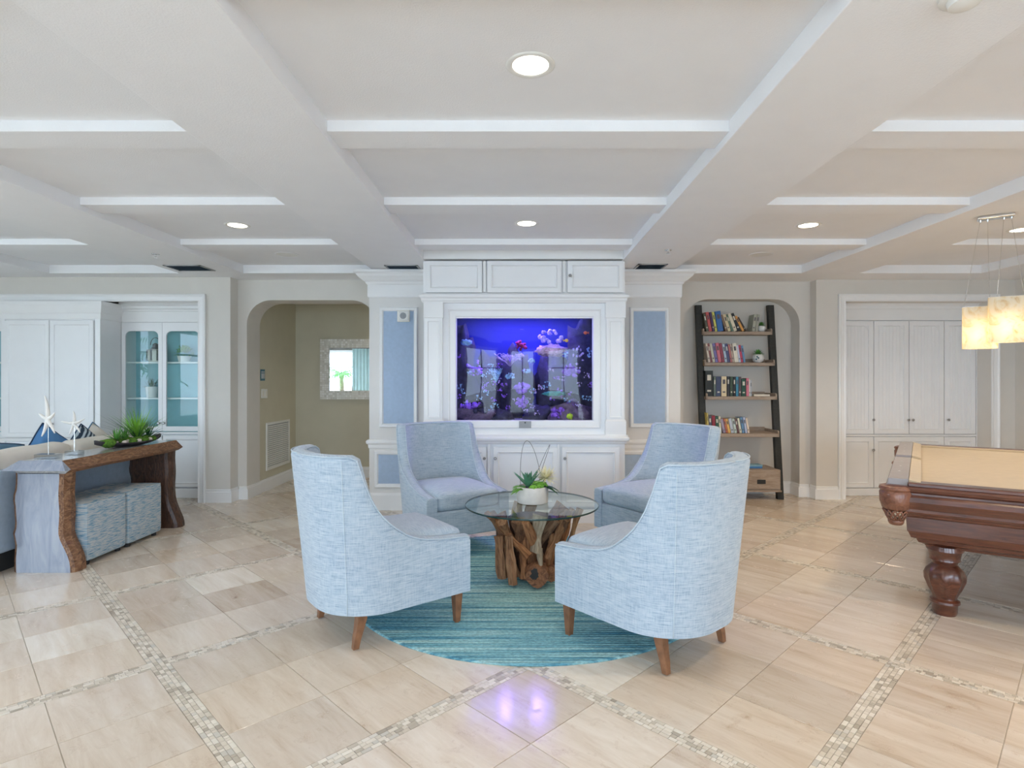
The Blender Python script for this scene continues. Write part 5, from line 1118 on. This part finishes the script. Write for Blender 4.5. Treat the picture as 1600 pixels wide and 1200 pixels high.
def sprinkler(x, y, z, label):
    p = thing('sprinkler', label, 'sprinkler', (x, y, z)); obj('escutcheon', MB().lathe([(.035,0), (.03,-.006), (.012,-.008)], 16), 'chrome', p, smooth=True); obj('head', MB().lathe([(.008,-.008), (.008,-.03), (.018,-.032), (.018,-.035)], 10), 'chrome', p)
sprinkler(PX(243, 5.35), 5.35, ZB, 'small sprinkler head in the left beam'); sprinkler(1.34, 5.18, ZB, 'small sprinkler head in the beam right of the middle coffer')
for x, lab in ((-2.31, 'round white ceiling speaker left of the middle'), (2.42, 'round white ceiling speaker right of the middle')): 
    p = thing('ceiling_speaker', lab, 'speaker', (x, 5.78, ZC)); obj('grille', MB().lathe([(.10,-.004), (.0,-.007)], 28, cap0=False, cap1=False), 'plastic_white', p, smooth=True); obj('rim', MB().lathe([(.10,-.002), (.104,-.008), (.112,-.006), (.114,0)], 28, cap0=False, cap1=False), 'beam_paint', p, smooth=True)
p = thing('smoke_detector', 'round white smoke detector on the beam at the top edge', 'detector', (1.335, 1.735, ZB)); obj('base', MB().lathe([(.065,0), (.065,-.012), (.055,-.018)], 24), 'plastic_white', p, smooth=40); obj('sensor_dome', MB().lathe([(.045,-.018), (.04,-.034), (.02,-.04), (.0,-.041)], 24, cap1=False), 'plastic_white', p, smooth=40)
# palms outside the windows, seen only in the mirror and the glass
def palm(x, y, h, label, seed):
    qq = random.Random(seed); p = thing('palm_tree', label, 'tree', (x, y, -.15)); obj('trunk', MB().tube([(0,0,0), (.08,0,h*.5), (.05,.05,h)], [.13,.1,.08], 8), 'bark', p)
    for k in range(16):
        a = 2*PI*k/16+qq.uniform(-.2,.2); el = qq.uniform(-.1, .9); mb = MB(); d = Vector((math.cos(a)*math.cos(el), math.sin(a)*math.cos(el), math.sin(el)))
        for u in range(14):
            s = (u+1)/14; b_ = Vector((.05,.05,h))+d*(1.5*s)+Vector((0,0,-.6*s*s))
            for sd in (-1, 1): mb.leaf(tuple(b_), (d.x*.6-sd*d.y, d.y*.6+sd*d.x, -.35), .45*(1-.5*s), .035, .3, 3)
        mb.tube([tuple(Vector((.05,.05,h))+d*(1.5*s)+Vector((0,0,-.6*s*s))) for s in (0,.25,.5,.75,1)], [.02,.016,.012,.008,.004], 5); obj('frond', mb, 'leaf_green', p)
palm(-6.9, -6.0, 1.75, 'palm tree outside the rear window', 1); palm(-9.8, -.3, 2.0, 'palm tree outside the left window', 2)
